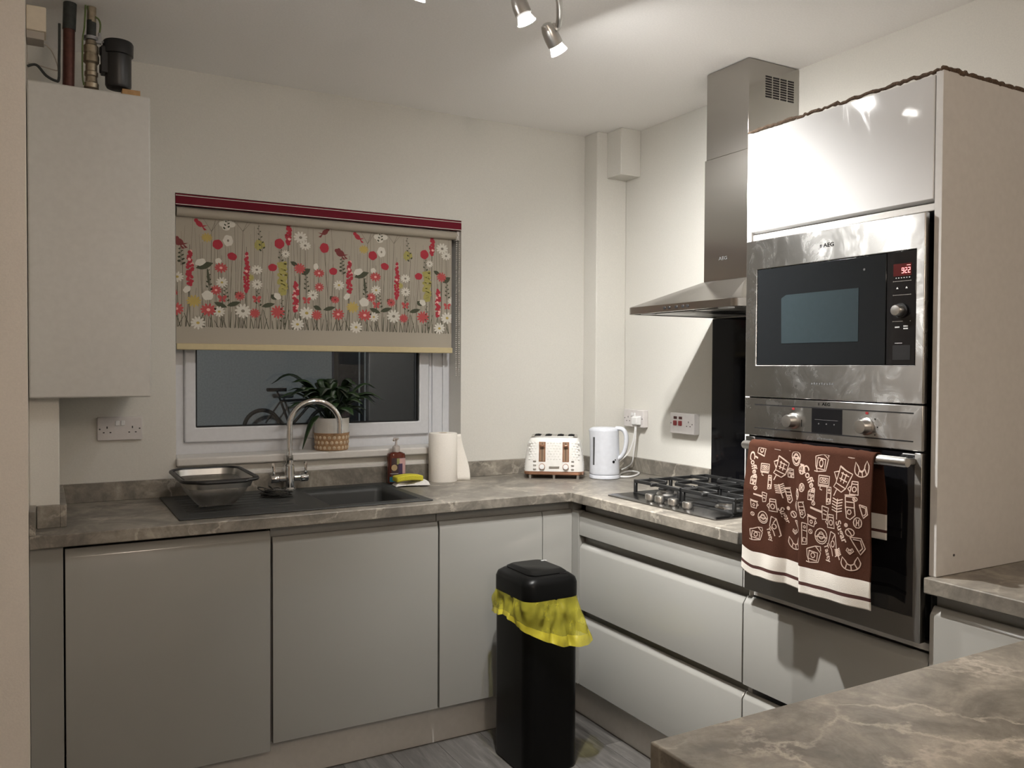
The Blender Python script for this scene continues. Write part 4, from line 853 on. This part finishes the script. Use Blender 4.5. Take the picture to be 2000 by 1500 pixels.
for a in ((380, 778), (605, 782), (930, 790)):
    cx, cz = fz(*a)
    for s_ in (-1, 1): ell(cx+s_*.009, cz+.006, .010, .007, COR, 4, 7, s_*.7); ell(cx+s_*.007, cz-.007, .007, .005, COR, 4, 7, -s_*.7)
for x_, y0, y1 in ((290, 590, 730), (925, 610, 740), (105, 440, 560), (400, 690, 800), (610, 720, 830), (770, 790, 960), (1160, 510, 620)): sprig(x_, y0, y1, GRN, 9, 6)
for x_ in (310, 515): 
    a = fz(x_, 340); 
    for dx, dy in ((-55, -100), (30, -105), (55, -80)): line(a, fz(x_+dx, 340+dy), .0014, STM, 1)
    stem(x_, 340, x_-20)
tag(fp.build('flower_print', PM, fab, smooth=False, recalc=False), 'red, white and olive wild flower print')
# ------------------------------------------------------------------ boiler and pipework
BOY = -.53
bo = thing('boiler', 'wall-hung white boiler at top left', 'boiler', (-2.32, -.27, 1.304))
BZ1 = 2.236
G().box(XL+.002, -2.160, BOY+.02, -.002, 1.312, BZ1-.004).build('casing', 'boiler', bo, bevel=.004); G().box(XL+.002, -2.1575, BOY, BOY+.0195, 1.304, BZ1).build('front_cover', 'boiler', bo, bevel=.005)
cpp = thing('copper_pipe', 'dark copper riser pipe with black lagging above the boiler', 'pipe', (-2.376, -.44, BZ1))
G().tube([(-2.380, -.44, BZ1+.006), (-2.377, -.44, 2.44)], .0165, 16).build('riser', 'copper', cpp); G().tube([(-2.377, -.44, 2.43), (-2.374, -.44, HC-.0005)], .0185, 16).build('lagging', 'lagging', cpp)
G().tube([(-2.448, -.43, BZ1+.012), (-2.34, -.43, BZ1+.012)], .0095, 12).tube([(-2.40, -.44, BZ1+.012), (-2.334, -.44, BZ1+.009)], .008, 12).build('branch', 'copper', cpp)
vp = thing('valve_pipe', 'brass valve and pipe stack above the boiler with earth clamp', 'pipe', (-2.318, -.44, BZ1))
vc = (-2.317, -.44, 0)
G().tube([(-2.318, -.44, BZ1-.003), (-2.318, -.44, BZ1+.03)], .0125, 14).build('pipe_stub', 'copper', vp)
G().lathe([(0.0156, BZ1+.022), (0.0215, BZ1+.026), (0.0215, BZ1+.040), (0.0182, BZ1+.044), (0.0163, BZ1+.06), (0.0195, BZ1+.064), (0.0195, BZ1+.075), (0.0163, BZ1+.078), (0.0163, BZ1+.10), (0.0228, BZ1+.106), (0.0228, BZ1+.125), (0.0195, BZ1+.132), (0.0215, BZ1+.136), (0.0215, BZ1+.155), (0.0169, BZ1+.160), (0.0156, BZ1+.172)], vc, 20).build('valve', 'brass', vp, ang=25)
G().tube([(-2.317, -.44, BZ1+.165), (-2.3155, -.44, 2.47)], .0135, 12).build('pipe', 'lagging', vp); G().tube([(-2.3155, -.44, 2.465), (-2.315, -.44, HC-.0005)], .0135, 12).build('pipe_top', 'brass', vp)
G().lathe([(.013, 2.410), (.021, 2.410), (.021, 2.420), (.013, 2.420)], vc, 18).box(-2.303, -2.288, -.447, -.433, 2.404, 2.424).tube([(-2.296, -.44, 2.412), (-2.281, -.446, 2.409)], .003, 8).tube([(-2.293, -.44, 2.42), (-2.293, -.44, 2.437)], .0045, 8).build('earth_clamp', 'rim_metal', vp)
G().tube(spline([(-2.293, -.44, 2.437), (-2.291, -.445, 2.462), (-2.297, -.446, 2.478), (-2.312, -.447, 2.486), (-2.324, -.447, 2.50), (-2.326, -.447, HC-.001)], 6), .0026, 8).tube(spline([(-2.332, -.452, HC-.001), (-2.336, -.456, 2.44), (-2.341, -.458, 2.40), (-2.342, -.458, 2.30), (-2.338, -.45, BZ1+.03)], 6), .0024, 8).build('earth_wire', 'wire_green', vp)
ff = thing('boiler_filter', 'black magnetic system filter on top of the boiler', 'filter', (-2.238, -.43, 2.27))
fc = (-2.240, -.43, 0)
G().lathe([(.020, 2.272), (.034, 2.276), (.038, 2.284), (.0385, 2.392)], fc, 28).build('canister', 'black_plastic', ff)
G().lathe([(.0385, 2.378), (.044, 2.380), (.045, 2.415), (.042, 2.421), (.02, 2.425), (0, 2.4255)], fc, 28).build('cap', 'black_plastic', ff)
G().box(-2.290, -2.262, -.452, -.408, 2.315, 2.398).tube([(-2.294, -.43, 2.385), (-2.27, -.43, 2.385)], .014, 14).tube([(-2.294, -.43, 2.33), (-2.27, -.43, 2.33)], .014, 14).build('side_ports', 'black_plastic', ff, bevel=.003)
tag(G().box(-2.232, -2.180, -.47, -.40, BZ1-.0035, 2.268).build('wood_block', 'wood', bevel=.001), 'small pale wooden block on top of the boiler', 'wood block')
jb = thing('junction_box', 'cream box near the ceiling in the left corner', 'junction box', (-2.466, -.43, 2.38))
G().box(XL+.001, -2.4385, -.47, -.39, 2.402, 2.475).build('cover', 'cream_box', jb, bevel=.003); G().box(XL+.001, -2.444, -.465, -.395, 2.378, 2.402).build('base', 'wire_grey', jb, bevel=.002)
tag(G().tube(spline([(-2.442, -.43, 2.378), (-2.425, -.435, 2.36), (-2.412, -.446, 2.325), (-2.408, -.452, 2.30), (-2.42, -.452, 2.298), (-2.46, -.44, 2.308), (-2.488, -.44, 2.31)], 6), .002, 8).build('thin_cable', 'wire_grey'), 'thin pale cable hanging from the cream box above the boiler', 'cable')
tag(G().tube(spline([(-2.489, -.448, 2.298), (-2.465, -.45, 2.305), (-2.44, -.46, 2.275), (-2.415, -.462, 2.263), (-2.406, -.462, 2.27), (-2.405, -.46, 2.33), (-2.404, -.456, 2.37), (-2.4035, -.452, 2.44)], 6), .004, 8).build('dark_cable', 'lagging'), 'dark cable curling beside the copper riser above the boiler', 'cable')
# ------------------------------------------------------------------ tea towel on the oven handle
TWY0, TWY1 = -2.028, -1.618; BARX, BARZ, RB = -.680, 1.182, .0150
def tw_front(u, s_):
    # u 0..1 from far(left) to near(right); s 0 at bar top .. 1 at hem
    y = TWY1+(TWY0-TWY1)*u
    zb = .818+.018*max(0, (.10-u)/.10)**1.5+.004*math.sin(u*9)-.006*u
    k = min(1, s_*3.0)
    fold = .011*math.sin(u*9.5+.4)+.020*math.exp(-((u-.47)/.05)**2)-.024*math.exp(-((u-.36)/.07)**2)+.005*math.sin(u*23+1)+.006*noise.noise(Vector((u*7, s_*4, 1)))
    off = .006+k*(.012+fold*(.45+.55*s_))
    L = (1-s_); z = zb+(BARZ-zb)*L
    y += -.012*s_*math.exp(-((u-.40)/.10)**2)+.012*s_*(u < .05)*(1-u/.05)*.4
    return Vector((BARX-RB-max(off, .003)+.004, y, z))
def tw_back(u, s_):
    y = TWY1+(TWY0-TWY1)*u-.013*min(1, s_*2)*(.4+.6*u); return Vector((BARX+RB+.001+.002*math.sin(u*14)*s_, y, BARZ+(.985-BARZ)*s_))
def tw_top(u, a): y = TWY1+(TWY0-TWY1)*u; wr = .0012+.0028*noise.noise(Vector((u*16, 2.2, 0)))+.0012*noise.noise(Vector((u*45, 5, 0))); return Vector((BARX-(RB+.001+wr)*math.cos(a), y, BARZ+(RB+.001+wr)*math.sin(a)))
rows = [tw_back]*1
def towel_pt(u, v):
    if v < .30: return tw_back(u, 1-v/.30)
    if v < .36: return tw_top(u, math.pi*(1-(v-.30)/.06))
    p = tw_front(u, (v-.36)/.64); 
    if v < .42: p = tw_top(u, 0).lerp(p, (v-.36)/.06)
    return p
def tmat(u, v):
    if v > .36:
        s_ = (v-.36)/.64+.003
        return 1 if (s_ > .812 and s_ < .918) or s_ > .942 else (2 if s_ >= .918 else 0)
    if v < .30:
        s_ = 1-v/.30; return 1 if (s_ > .70 and s_ < .88) or s_ > .925 else (2 if s_ >= .88 else 0)
    return 0
tt = thing('tea_towel', 'brown and cream tea towel with breakfast drawings hung on the oven handle', 'tea towel', (-.69, -1.82, .81))
clo = G().grid(90, 190, towel_pt, tmat).build('cloth', ['towel_brown', 'towel_white', 'towel_stripe'], tt, solid=.0026)
# line drawings printed on the towel
def tw_uv(u_px, v_px):
    p = at(u_px, v_px, 'x', -.699); return (p.y-TWY1)/(TWY0-TWY1), (BARZ-p.z)/(BARZ-.816)
tpg = G()
def tpoint(u, s_, out=.0019):
    e = 1e-3; p = tw_pt(u, s_); a = tw_pt(u+e, s_)-p; b = tw_pt(u, s_+e)-p; n = a.cross(b).normalized()
    if n.x > 0: n = -n
    return p+n*out
def tw_pt(u, s_):
    return towel_pt(min(max(u, 0), 1), .36+.64*min(max(s_, 0), 1))
def tline(pts, w_=.0026, close=False, m=0):
    ps = []; pts = list(pts)+([pts[0]] if close else [])
    for (a, b) in zip(pts[:-1], pts[1:]):
        L = math.hypot((b[0]-a[0])*.41, (b[1]-a[1])*.366); n = max(1, int(L/.008))
        for k in range(n): ps.append((a[0]+(b[0]-a[0])*k/n, a[1]+(b[1]-a[1])*k/n))
    ps.append(pts[-1]); V_ = []
    for i, p in enumerate(ps):
        a, b = ps[max(i-1, 0)], ps[min(i+1, len(ps)-1)]; dx, dy = (b[0]-a[0])*.41, (b[1]-a[1])*.366; L = math.hypot(dx, dy) or 1
        nx, ny = -dy/L*w_/2/.41, dx/L*w_/2/.366
        V_ += [tpoint(p[0]+nx, p[1]+ny), tpoint(p[0]-nx, p[1]-ny)]
    if all(-.01 <= p[0] <= 1.01 and 0.0 <= p[1] < .81 for p in ps): tpg.add(V_, [(2*i, 2*i+1, 2*i+3, 2*i+2) for i in range(len(ps)-1)])
circ = lambda cx, cy, rx, ry, n=12, a0=0, a1=360: [(cx+rx*math.cos(math.radians(a0+(a1-a0)*k/n)), cy+ry*math.sin(math.radians(a0+(a1-a0)*k/n))) for k in range(n+1)]
sq = lambda x0, y0, x1, y1: [(x0, y0), (x1, y0), (x1, y1), (x0, y1), (x0, y0)]
IC = {
 'grinder': [[(-.5, -.2), (.1, -.5), (.5, -.2), (.4, .35), (-.2, .5), (-.4, .2), (-.5, -.2)], sq(-.3, -.15, .3, .3), circ(.0, .05, .14, .14, 8), [(.1, -.5), (.45, -.55), (.5, -.3)], [(-.2, .5), (-.45, .5)]],
 'scale': [sq(-.5, -.35, .5, .35), sq(-.36, -.18, .36, .2), circ(-.12, 0, .1, .1, 6), circ(.14, 0, .1, .1, 6), [(-.5, .45), (.5, .45)], [(-.3, .5), (-.3, .7), (-.1, .75)]],
 'maker': [[(-.2, -.55), (.5, -.4), (.3, .3), (-.3, .15), (-.2, -.55)], [(-.3, .15), (-.4, .35), (.1, .5), (.3, .3)], [(-.1, -.35), (.35, -.25)], [(-.15, -.1), (.3, 0)], [(-.2, -.4), (-.5, -.3), (-.3, .0)], [(0, -.4), (-.05, .05)], [(.2, -.35), (.12, .1)], [(-.2, .45), (-.3, .75)]],
 'croissant': [circ(0, -.1, .5, .45, 12, 0, 180), circ(0, -.15, .22, .2, 8, 0, 180), [(-.5, -.1), (-.4, -.4), (-.22, -.15)], [(.5, -.1), (.4, -.4), (.22, -.15)], [(-.2, .0), (-.3, .25)], [(0, .05), (0, .35)], [(.2, 0), (.3, .25)]],
 'heart': [[(0, .4), (-.45, -.05), (-.3, -.4), (0, -.15), (.3, -.4), (.45, -.05), (0, .4)], [(0, .2), (-.25, -.1), (.25, -.1), (0, .2)], [(-.2, -.2), (.2, -.2)]],
 'jar': [[(-.25, -.5), (.25, -.5), (.25, -.3), (.35, .5), (-.35, .5), (-.25, -.3), (-.25, -.5)], circ(0, .1, .17, .2, 8), [(-.35, -.1), (-.55, .1), (-.35, .3)], [(-.25, -.3), (.25, -.3)]],
 'cubes': [sq(-.4, -.4, .35, .35), circ(-.15, -.1, .1, .12, 6), circ(.15, -.05, .1, .12, 6), circ(0, .2, .1, .1, 6), [(-.4, -.4), (-.2, -.6), (.4, -.5), (.35, -.4)]],
 'bottle': [[(-.2, -.6), (.15, -.6), (.25, .5), (-.1, .6), (-.2, -.6)], sq(-.05, .2, .15, .42), [(-.1, -.2), (.15, -.2)], circ(.0, -.4, .07, .07, 6)],
 'scoop': [[(-.7, -.1), (.1, 0)], [(-.7, -.05), (.1, .06)], [(.1, -.3), (.55, -.25), (.45, .35), (.15, .4), (.1, -.3)], [(.2, -.1), (.45, -.05)], [(.2, .1), (.42, .12)]],
 'cup': [[(-.4, -.3), (.4, -.2), (.3, .4), (-.3, .35), (-.4, -.3)], circ(0, .08, .13, .13, 6), [(-.45, -.4), (.5, -.28)], [(.38, -.1), (.55, .05), (.33, .2)]],
 'whisk': [[(0, -.5), (0, .6)]]+[[(0, -.4+.15*k), (s*.35, -.5+.15*k)] for k in range(5) for s in (-1, 1)],
 'shaker': [[(-.25, -.5), (.2, -.55), (.4, .3), (.2, .55), (0, .5), (-.25, -.5)], [(-.3, -.55), (.25, -.65)], [(-.1, .0), (.3, -.05)], circ(.1, .2, .1, .12, 6), [(-.15, -.25), (.25, -.3)]],
 'bean': [circ(0, 0, .35, .48, 10), [(-.12, -.3), (-.08, 0), (-.12, .3)], [(.12, -.3), (.08, 0), (.12, .3)], [(-.1, .0), (.1, 0)]],
 'seed': [circ(0, 0, .45, .4, 10), [(-.2, -.25), (.05, 0), (.2, .28)]],
 'dot': [circ(0, 0, .3, .3, 7), circ(0, 0, .12, .12, 5)],
 'cake': [circ(0, 0, .48, .48, 14), circ(0, -.05, .2, .22, 8), circ(0, .1, .34, .25, 10), [(-.5, .05), (.5, .05)]],
 'tongs': [[(-.2, -.6), (.1, -.5), (.3, .5), (.2, .6)], [(-.2, -.6), (-.35, 0), (-.1, .3), (.0, .6)], circ(-.05, 0, .13, .16, 8), [(.1, -.5), (-.1, -.2)]],
 'moon': [[(-.5, -.3), (.1, -.5), (.5, .0), (.35, .5), (-.5, -.3)], [(-.3, -.25), (.1, -.35), (.35, .05), (.25, .3)]],
 'lantern': [circ(0, 0, .45, .5, 10), [(-.1, -.45), (-.15, .45)], [(.15, -.45), (.18, .45)], [(-.4, .1), (.4, .15)], [(-.3, -.6), (.3, -.55)]],
}
TS = 4.1667
def icon(name, zx, zy, size, rot=0):
    u, s_ = tw_uv(1440+zx/TS, 850+zy/TS); sz = size/TS*.00132; c_, q_ = math.cos(rot), math.sin(rot)
    if name in IC:
        for pl_ in IC[name]: tline([(u+(a*c_-b*q_)*sz/.41, s_+(a*q_+b*c_)*sz/.366) for a, b in pl_], 0.0026 if size > 60 else .0022)
    else:
        v, f = text_geo(name, sz*.62)
        vv = [(u+(p[0]*c_+p[1]*q_)/.41, s_+(p[0]*q_-p[1]*c_)/.366) for p in v]
        if all(0 <= a <= 1 and 0 <= b < .81 for a, b in vv): tpg.add([tpoint(a, b) for a, b in vv], f)
for ic in (('grinder', 205, 140, 130, .2), ('lantern', 330, 125, 90), ('cubes', 430, 120, 80), ('lantern', 620, 135, 95), ('scale', 770, 125, 90, .1), ('whisk', 930, 190, 95), ('cake', 480, 200, 100), ('Coffee', 150, 250, 130, 1.2), ('scale', 240, 265, 95), ('maker', 358, 270, 150, .1), ('cubes', 428, 315, 80), ('Coffee', 600, 350, 140, 1.0),
 ('grinder', 690, 235, 130, .1), ('Tasty', 810, 220, 100, 1.1), ('tongs', 880, 170, 80), ('heart', 1028, 190, 60), ('croissant', 1020, 295, 125, -.2), ('scale', 720, 365, 105), ('maker', 870, 370, 175, .1), ('jar', 975, 430, 100), ('seed', 985, 520, 40), ('cubes', 162, 375, 80), ('bottle', 287, 385, 100), ('cubes', 625, 490, 85), ('bottle', 768, 490, 115), ('scoop', 230, 495, 120), ('seed', 183, 430, 40), ('seed', 645, 545, 40),
 ('whisk', 360, 450, 110, -.3), ('shaker', 400, 490, 110), ('lantern', 497, 480, 80), ('whisk', 850, 590, 150), ('shaker', 940, 585, 160, .1), ('moon', 1040, 615, 90, .5), ('cup', 175, 560, 90), ('jar', 318, 570, 105), ('dot', 400, 593, 45), ('bean', 478, 570, 80), ('seed', 440, 640, 65), ('shaker', 545, 600, 110), ('scoop', 705, 610, 155, .05), ('cup', 628, 685, 105, .1), ('jar', 797, 695, 105), ('dot', 930, 727, 45), ('bean', 1007, 710, 85), ('seed', 957, 787, 75),
 ('cake', 240, 672, 110), ('Sugar', 378, 650, 100, 1.1), ('tongs', 325, 745, 140), ('moon', 480, 735, 100, .3), ('heart', 447, 780, 55), ('seed', 165, 640, 40), ('grinder', 187, 805, 125, .1), ('Tasty', 290, 810, 90, 1.2), ('croissant', 448, 875, 135, -.15), ('bottle', 565, 790, 150, .1), ('cake', 708, 812, 130), ('Sugar', 890, 780, 130, 1.1), ('tongs', 820, 880, 160), ('whisk', 870, 960, 80, -.4), ('moon', 1000, 890, 125, .3), ('heart', 955, 940, 60), ('grinder', 640, 955, 145, .1), ('Tasty', 765, 950, 110, 1.2), ('croissant', 960, 1045, 140, -.15), ('seed', 620, 770, 45), ('lantern', 535, 280, 70), ('bean', 545, 420, 70)):
    icon(*ic)
# upper part again just over the bar
tag(tpg.build('line_drawings', 'towel_print', clo, smooth=False, recalc=False), 'cream coffee and breakfast line drawings')
# ------------------------------------------------------------------ pedal bin
BNX0, BNX1, BNY0, BNY1 = -1.030, -.815, -.940, -.690
bn = thing('kitchen_bin', 'tall black bin with a yellow liner in the corner', 'bin', ((BNX0+BNX1)/2, (BNY0+BNY1)/2, 0))
G().loft([rrect(BNX0+.004, BNX1-.004, BNY0+.004, BNY1-.004, .036, .001), rrect(BNX0, BNX1, BNY0, BNY1, .04, .012), rrect(BNX0, BNX1, BNY0, BNY1, .04, .60)]).build('body', 'bin_black', bn)
ld = G().loft([rrect(BNX0-.002, BNX1+.002, BNY0-.002, BNY1+.002, .042, .598), rrect(BNX0-.003, BNX1+.003, BNY0-.003, BNY1+.003, .043, .606), rrect(BNX0-.003, BNX1+.003, BNY0-.003, BNY1+.003, .043, .652), rrect(BNX0+.003, BNX1-.003, BNY0+.003, BNY1-.003, .04, .668), rrect(BNX0+.020, BNX1-.020, BNY0+.020, BNY1-.020, .035, .680), rrect(BNX0+.06, BNX1-.06, BNY0+.06, BNY1-.06, .03, .689)]).build('lid', 'bin_black', bn, ang=50)
def lidz(x_, y_):
    e = min(x_-BNX0, BNX1-x_, y_-BNY0, BNY1-y_); return .680+.009*min(1, max(0, (e-.02)/.04))
fo = rrect(BNX0+.030, BNX1-.028, BNY0+.028, BNY1-.028, .03, 0, 5)
G().loft([[(p.x, p.y, lidz(p.x, p.y)-.002) for p in fo], [(p.x, p.y, lidz(p.x, p.y)+.0035) for p in fo], [((p.x-(BNX0+BNX1)/2)*.85+(BNX0+BNX1)/2, (p.y-(BNY0+BNY1)/2)*.85+(BNY0+BNY1)/2, .6945) for p in fo]]).build('swing_flap', 'bin_black', ld, ang=50)
G().box(-.868, -.846, -.765, -.757, .6935, .6955).build('sticker', 'white_mark', ld); G().box(-.885, -.858, -.915, -.909, .6815, .684).build('sensor', 'hole', ld)
random.seed(9)
base_ = rrect(BNX0, BNX1, BNY0, BNY1, .042, 0, 12); base = [base_[i].lerp(base_[(i+1) % len(base_)], k/4) if (base_[i]-base_[(i+1) % len(base_)]).length > .03 else base_[i] for i in range(len(base_)) for k in range(4) if k == 0 or (base_[i]-base_[(i+1) % len(base_)]).length > .03]
base = [q for i in range(len(base)) for q in ([base[i].lerp(base[(i+1) % len(base)], k/8) for k in range(8)] if (base[i]-base[(i+1) % len(base)]).length > .015 else [base[i]])]; NB = len(base); cxb, cyb = (BNX0+BNX1)/2, (BNY0+BNY1)/2
bg = G(); NR = 22; RG = []
nrm_ = []
for i in range(NB): d = base[(i+1) % NB]-base[i-1]; nrm_.append(Vector((d.y, -d.x, 0)).normalized())
for j in range(NR+1):
    t_ = j/NR; ring = []
    for i in range(NB):
        b = base[i]; a = math.atan2(b.y-cyb, b.x-cxb); right = max(0, math.cos(a+.85)); leftk = max(0, math.cos(a-2.6))
        drop = .095+.075*right**1.5-.02*leftk+.012*math.sin(a*3+1)
        z = .604-drop*t_
        fl_ = .004+(.010+.042*right**3+.008*leftk)*t_**1.2
        wr = (noise.noise(Vector((b.x*26, b.y*26, z*9)))*.016+noise.noise(Vector((b.x*60+3, b.y*60, z*22)))*.009)*min(1, t_*3+.15)
        wr += (.0050*math.sin(i*.55+7*noise.noise(Vector((b.x*14, b.y*14, z*11))))*(.3+abs(noise.noise(Vector((b.x*12, b.y*12, 7)))*1.6))+.005*abs(noise.noise(Vector((b.x*95, b.y*95, z*14)))))*min(1, t_*2.2)*(1-.35*t_)
        p = b+nrm_[i]*max(.002, fl_+wr); ring.append((p.x, p.y, z+.006*noise.noise(Vector((b.x*20, b.y*20, 3)))*t_))
    RG.append(ring)
bg.loft(RG, m=[0]*(NR-5)+[1]*5, capa=False, capb=False)
lin = bg.build('liner', ['bag', 'bag_thick'], bn, ang=70); tag(lin, 'crumpled translucent yellow bin liner')
# ------------------------------------------------------------------ ceiling spot bar
sl = thing('ceiling_spotlight', 'brushed steel ceiling bar with adjustable spot bulbs', 'ceiling light', (-1.455, -1.38, HC))
G().lathe([(.05, HC-.0005), (.05, HC-.018), (.042, HC-.024), (0, HC-.025)], (-1.455, -1.39, 0), 28).build('ceiling_plate', 'satin', sl)
barp = spline([(-1.83, -1.40, 2.435), (-1.75, -1.46, 2.45), (-1.60, -1.36, 2.462), (-1.455, -1.39, 2.468), (-1.30, -1.46, 2.45), (-1.215, -1.40, 2.428), (-1.160, -1.325, 2.412), (-1.142, -1.292, 2.394)], 8)
G().tube(barp, .0095, 12).tube([(-1.455, -1.39, 2.468), (-1.455, -1.39, HC-.02)], .009, 12).build('bar', 'satin', sl)
def head(rear, tip, joint, face='bulb_face', watts=0, cone=80, side='bulb_side'):
    rear, tip, joint = Vector(rear), Vector(tip), Vector(joint); ax = (tip-rear).normalized(); L = (tip-rear).length
    hb_ = G().lathe([(.006, 0), (.015, .004), (.0205, .018), (.0235, L*.45), (.0235, L*.72), (.021, L*.74)], rear, 24, axis=ax).build('spot_head', 'satin', sl)
    G().tube([joint, (joint+rear)/2+Vector((.006, 0, .004)), rear+ax*.012], [.010, .007, .006], 10).build('swivel_arm', 'satin', sl)
    G().lathe([(.0195, L*.72), (.020, L*.78), (.0265, L*.99), (.0262, L)], rear, 24, axis=ax, cap=False).build('bulb_side', side, hb_)
    G().lathe([(.0258, L*.992), (.0, L*.993)], rear, 24, axis=ax).build('bulb_face', face, hb_)
    if watts:      # the beam of the reflector bulb itself
        ld_ = bpy.data.lights.new('spot_beam', 'SPOT'); ld_.energy = watts; ld_.color = (1.0, .985, .95); ld_.spot_size = math.radians(cone); ld_.spot_blend = 1.0; ld_.shadow_soft_size = .024
        lo_ = bpy.data.objects.new('spot_beam', ld_); COL.objects.link(lo_); lo_.parent = hb_; lo_.location = rear+ax*(L+.003)-wloc(hb_); lo_.rotation_euler = ax.to_track_quat('-Z', 'Y').to_euler()
head((-1.172, -1.266, 2.404), (-1.112, -1.250, 2.336), (-1.138, -1.288, 2.388), 'bulb_face_bright', 135, 120)
head((-1.331, -1.372, 2.415), (-1.300, -1.380, 2.340), (-1.325, -1.425, 2.45), 'bulb_face', 205, 105, 'bulb_side_dim')
head((-1.600, -1.375, 2.425), (-1.612, -1.345, 2.350), (-1.585, -1.37, 2.455), 'bulb_dim', side='bulb_side_bright')
head((-1.790, -1.420, 2.420), (-1.815, -1.470, 2.355), (-1.79, -1.43, 2.44), 'bulb_side')
# warm globe lamp in the dining end of the room, behind the camera
gl = thing('pendant_lamp', 'warm globe pendant lamp in the dining end of the room', 'lamp', (-1.9, -3.95, 1.95))
gs_ = []
G().lathe([(max(.0001, .13*math.sin(math.pi*k/14)), -.13*math.cos(math.pi*k/14)) for k in range(15)], (-1.9, -3.95, 2.08), 28).build('globe', 'globe', gl); G().tube([(-1.9, -3.95, 2.2), (-1.9, -3.95, HC)], .004, 8).build('flex', 'white_plastic', gl)
# ------------------------------------------------------------------ the yard outside, at night
GZ = .30
struct(G().box(-7, 9, .27, 14, GZ-.1, GZ).build('yard_ground', 'yard', smooth=False), 'dark yard paving outside the window', 'ground')
p1 = at(648, 760, 'y', 8.9)
struct(G().box(-7, p1.x, 8.9, 9.2, GZ, 4.2).build('wall_yard', 'render', smooth=False), 'pale rendered yard wall seen through the window', 'wall')
tag(G().box(p1.x+.002, 8, 8.6, 8.8, GZ, 4.2).build('yard_shed', 'dark_board', smooth=False), 'dark boarded shed side seen through the right of the window', 'shed')
for u in (702, 713):
    q = at(u, 760, 'y', 8.55); tag(G().tube([(q.x, 8.55, GZ), (q.x, 8.55, 4.1)], .014, 8).build('drainpipe', 'render'), ('left' if u == 702 else 'right')+' one of two thin pale pipes outside the window', 'pipe', 'thin pale pipes outside the window')
bk = thing('bicycle', 'dark bicycle parked in the yard outside the window', 'bicycle', (at(510, 812, 'y', 8.2).x, 8.2, GZ))
wx = at(512, 812, 'y', 8.2); WR = .255
for k, dx in enumerate((0, .88)):
    c_ = Vector((wx.x+dx, 8.2, GZ+WR+.002)); wh = G().tube([c_+Vector((WR*.93*math.cos(a), 0, WR*.93*math.sin(a))) for a in [2*math.pi*i/36 for i in range(36)]], .027, 8, closed=True).build('tyre', 'rubber', bk)
    g_ = G().tube([c_+Vector((WR*.86*math.cos(a), 0, WR*.86*math.sin(a))) for a in [2*math.pi*i/36 for i in range(36)]], .008, 6, closed=True)
    for i in range(18): a = 2*math.pi*i/18; g_.tube([c_+Vector((0, .02*(-1)**i, 0)), c_+Vector((WR*.86*math.cos(a), 0, WR*.86*math.sin(a)))], .002, 4)
    g_.lathe([(.02, -.04), (.02, .04)], c_, 12, axis=(0, 1, 0)); g_.build('rim', 'rim_metal', wh)
    if k == 0: G().lathe([(.075, 0), (.075, .006)], c_+Vector((0, -.03, 0)), 18, axis=(0, -1, 0)).build('sprocket', 'rim_metal', wh)
c0_ = Vector((wx.x, 8.2, GZ+WR)); bb = c0_+Vector((.38, 0, 0)); st_ = c0_+Vector((.25, 0, .36)); hd_ = c0_+Vector((.72, 0, .38)); fr_ = c0_+Vector((.88, 0, 0))
G().tube([c0_, bb], .012, 8).tube([c0_, st_], .012, 8).tube([bb, st_], .017, 8).tube([st_, hd_], .018, 8).tube([bb, hd_], .02, 8).tube([hd_, fr_], .016, 8).tube([st_, st_+Vector((-.05, 0, .14))], .013, 8).build('frame', 'rubber', bk)
sd_ = st_+Vector((-.06, 0, .15)); G().loft([[sd_+Vector((x_, a*w_, h_)) for a, h_ in ((-1, 0), (-.6, .03), (.6, .03), (1, 0), (0, -.02))] for x_, w_ in ((-.12, .07), (-.06, .08), (.03, .035), (.14, .015))]).build('saddle', 'rubber', bk)
hb2 = hd_+Vector((-.04, 0, .16)); G().tube([hd_, hb2], .013, 8).tube([hb2+Vector((-.06, -.25, .02)), hb2, hb2+Vector((-.06, .25, .02))], .012, 8).build('handlebar', 'rubber', bk)
yl_ = thing('yard_fill_light', 'added unseen fill light on the house wall that brightens the yard', 'lamp', (-2.6, .30, 2.3))  # added unseen source to brighten the yard, with a made-up fitting
G().lathe([(.001, -.06), (.05, -.04), (.06, 0), (.05, .04), (.001, .06)], (-2.6, .36, 2.36), 16).build('fill_glow', 'yard_fill_glow', yl_); G().box(-2.66, -2.54, .2605, .30, 2.30, 2.42).build('bracket', 'lagging', yl_)
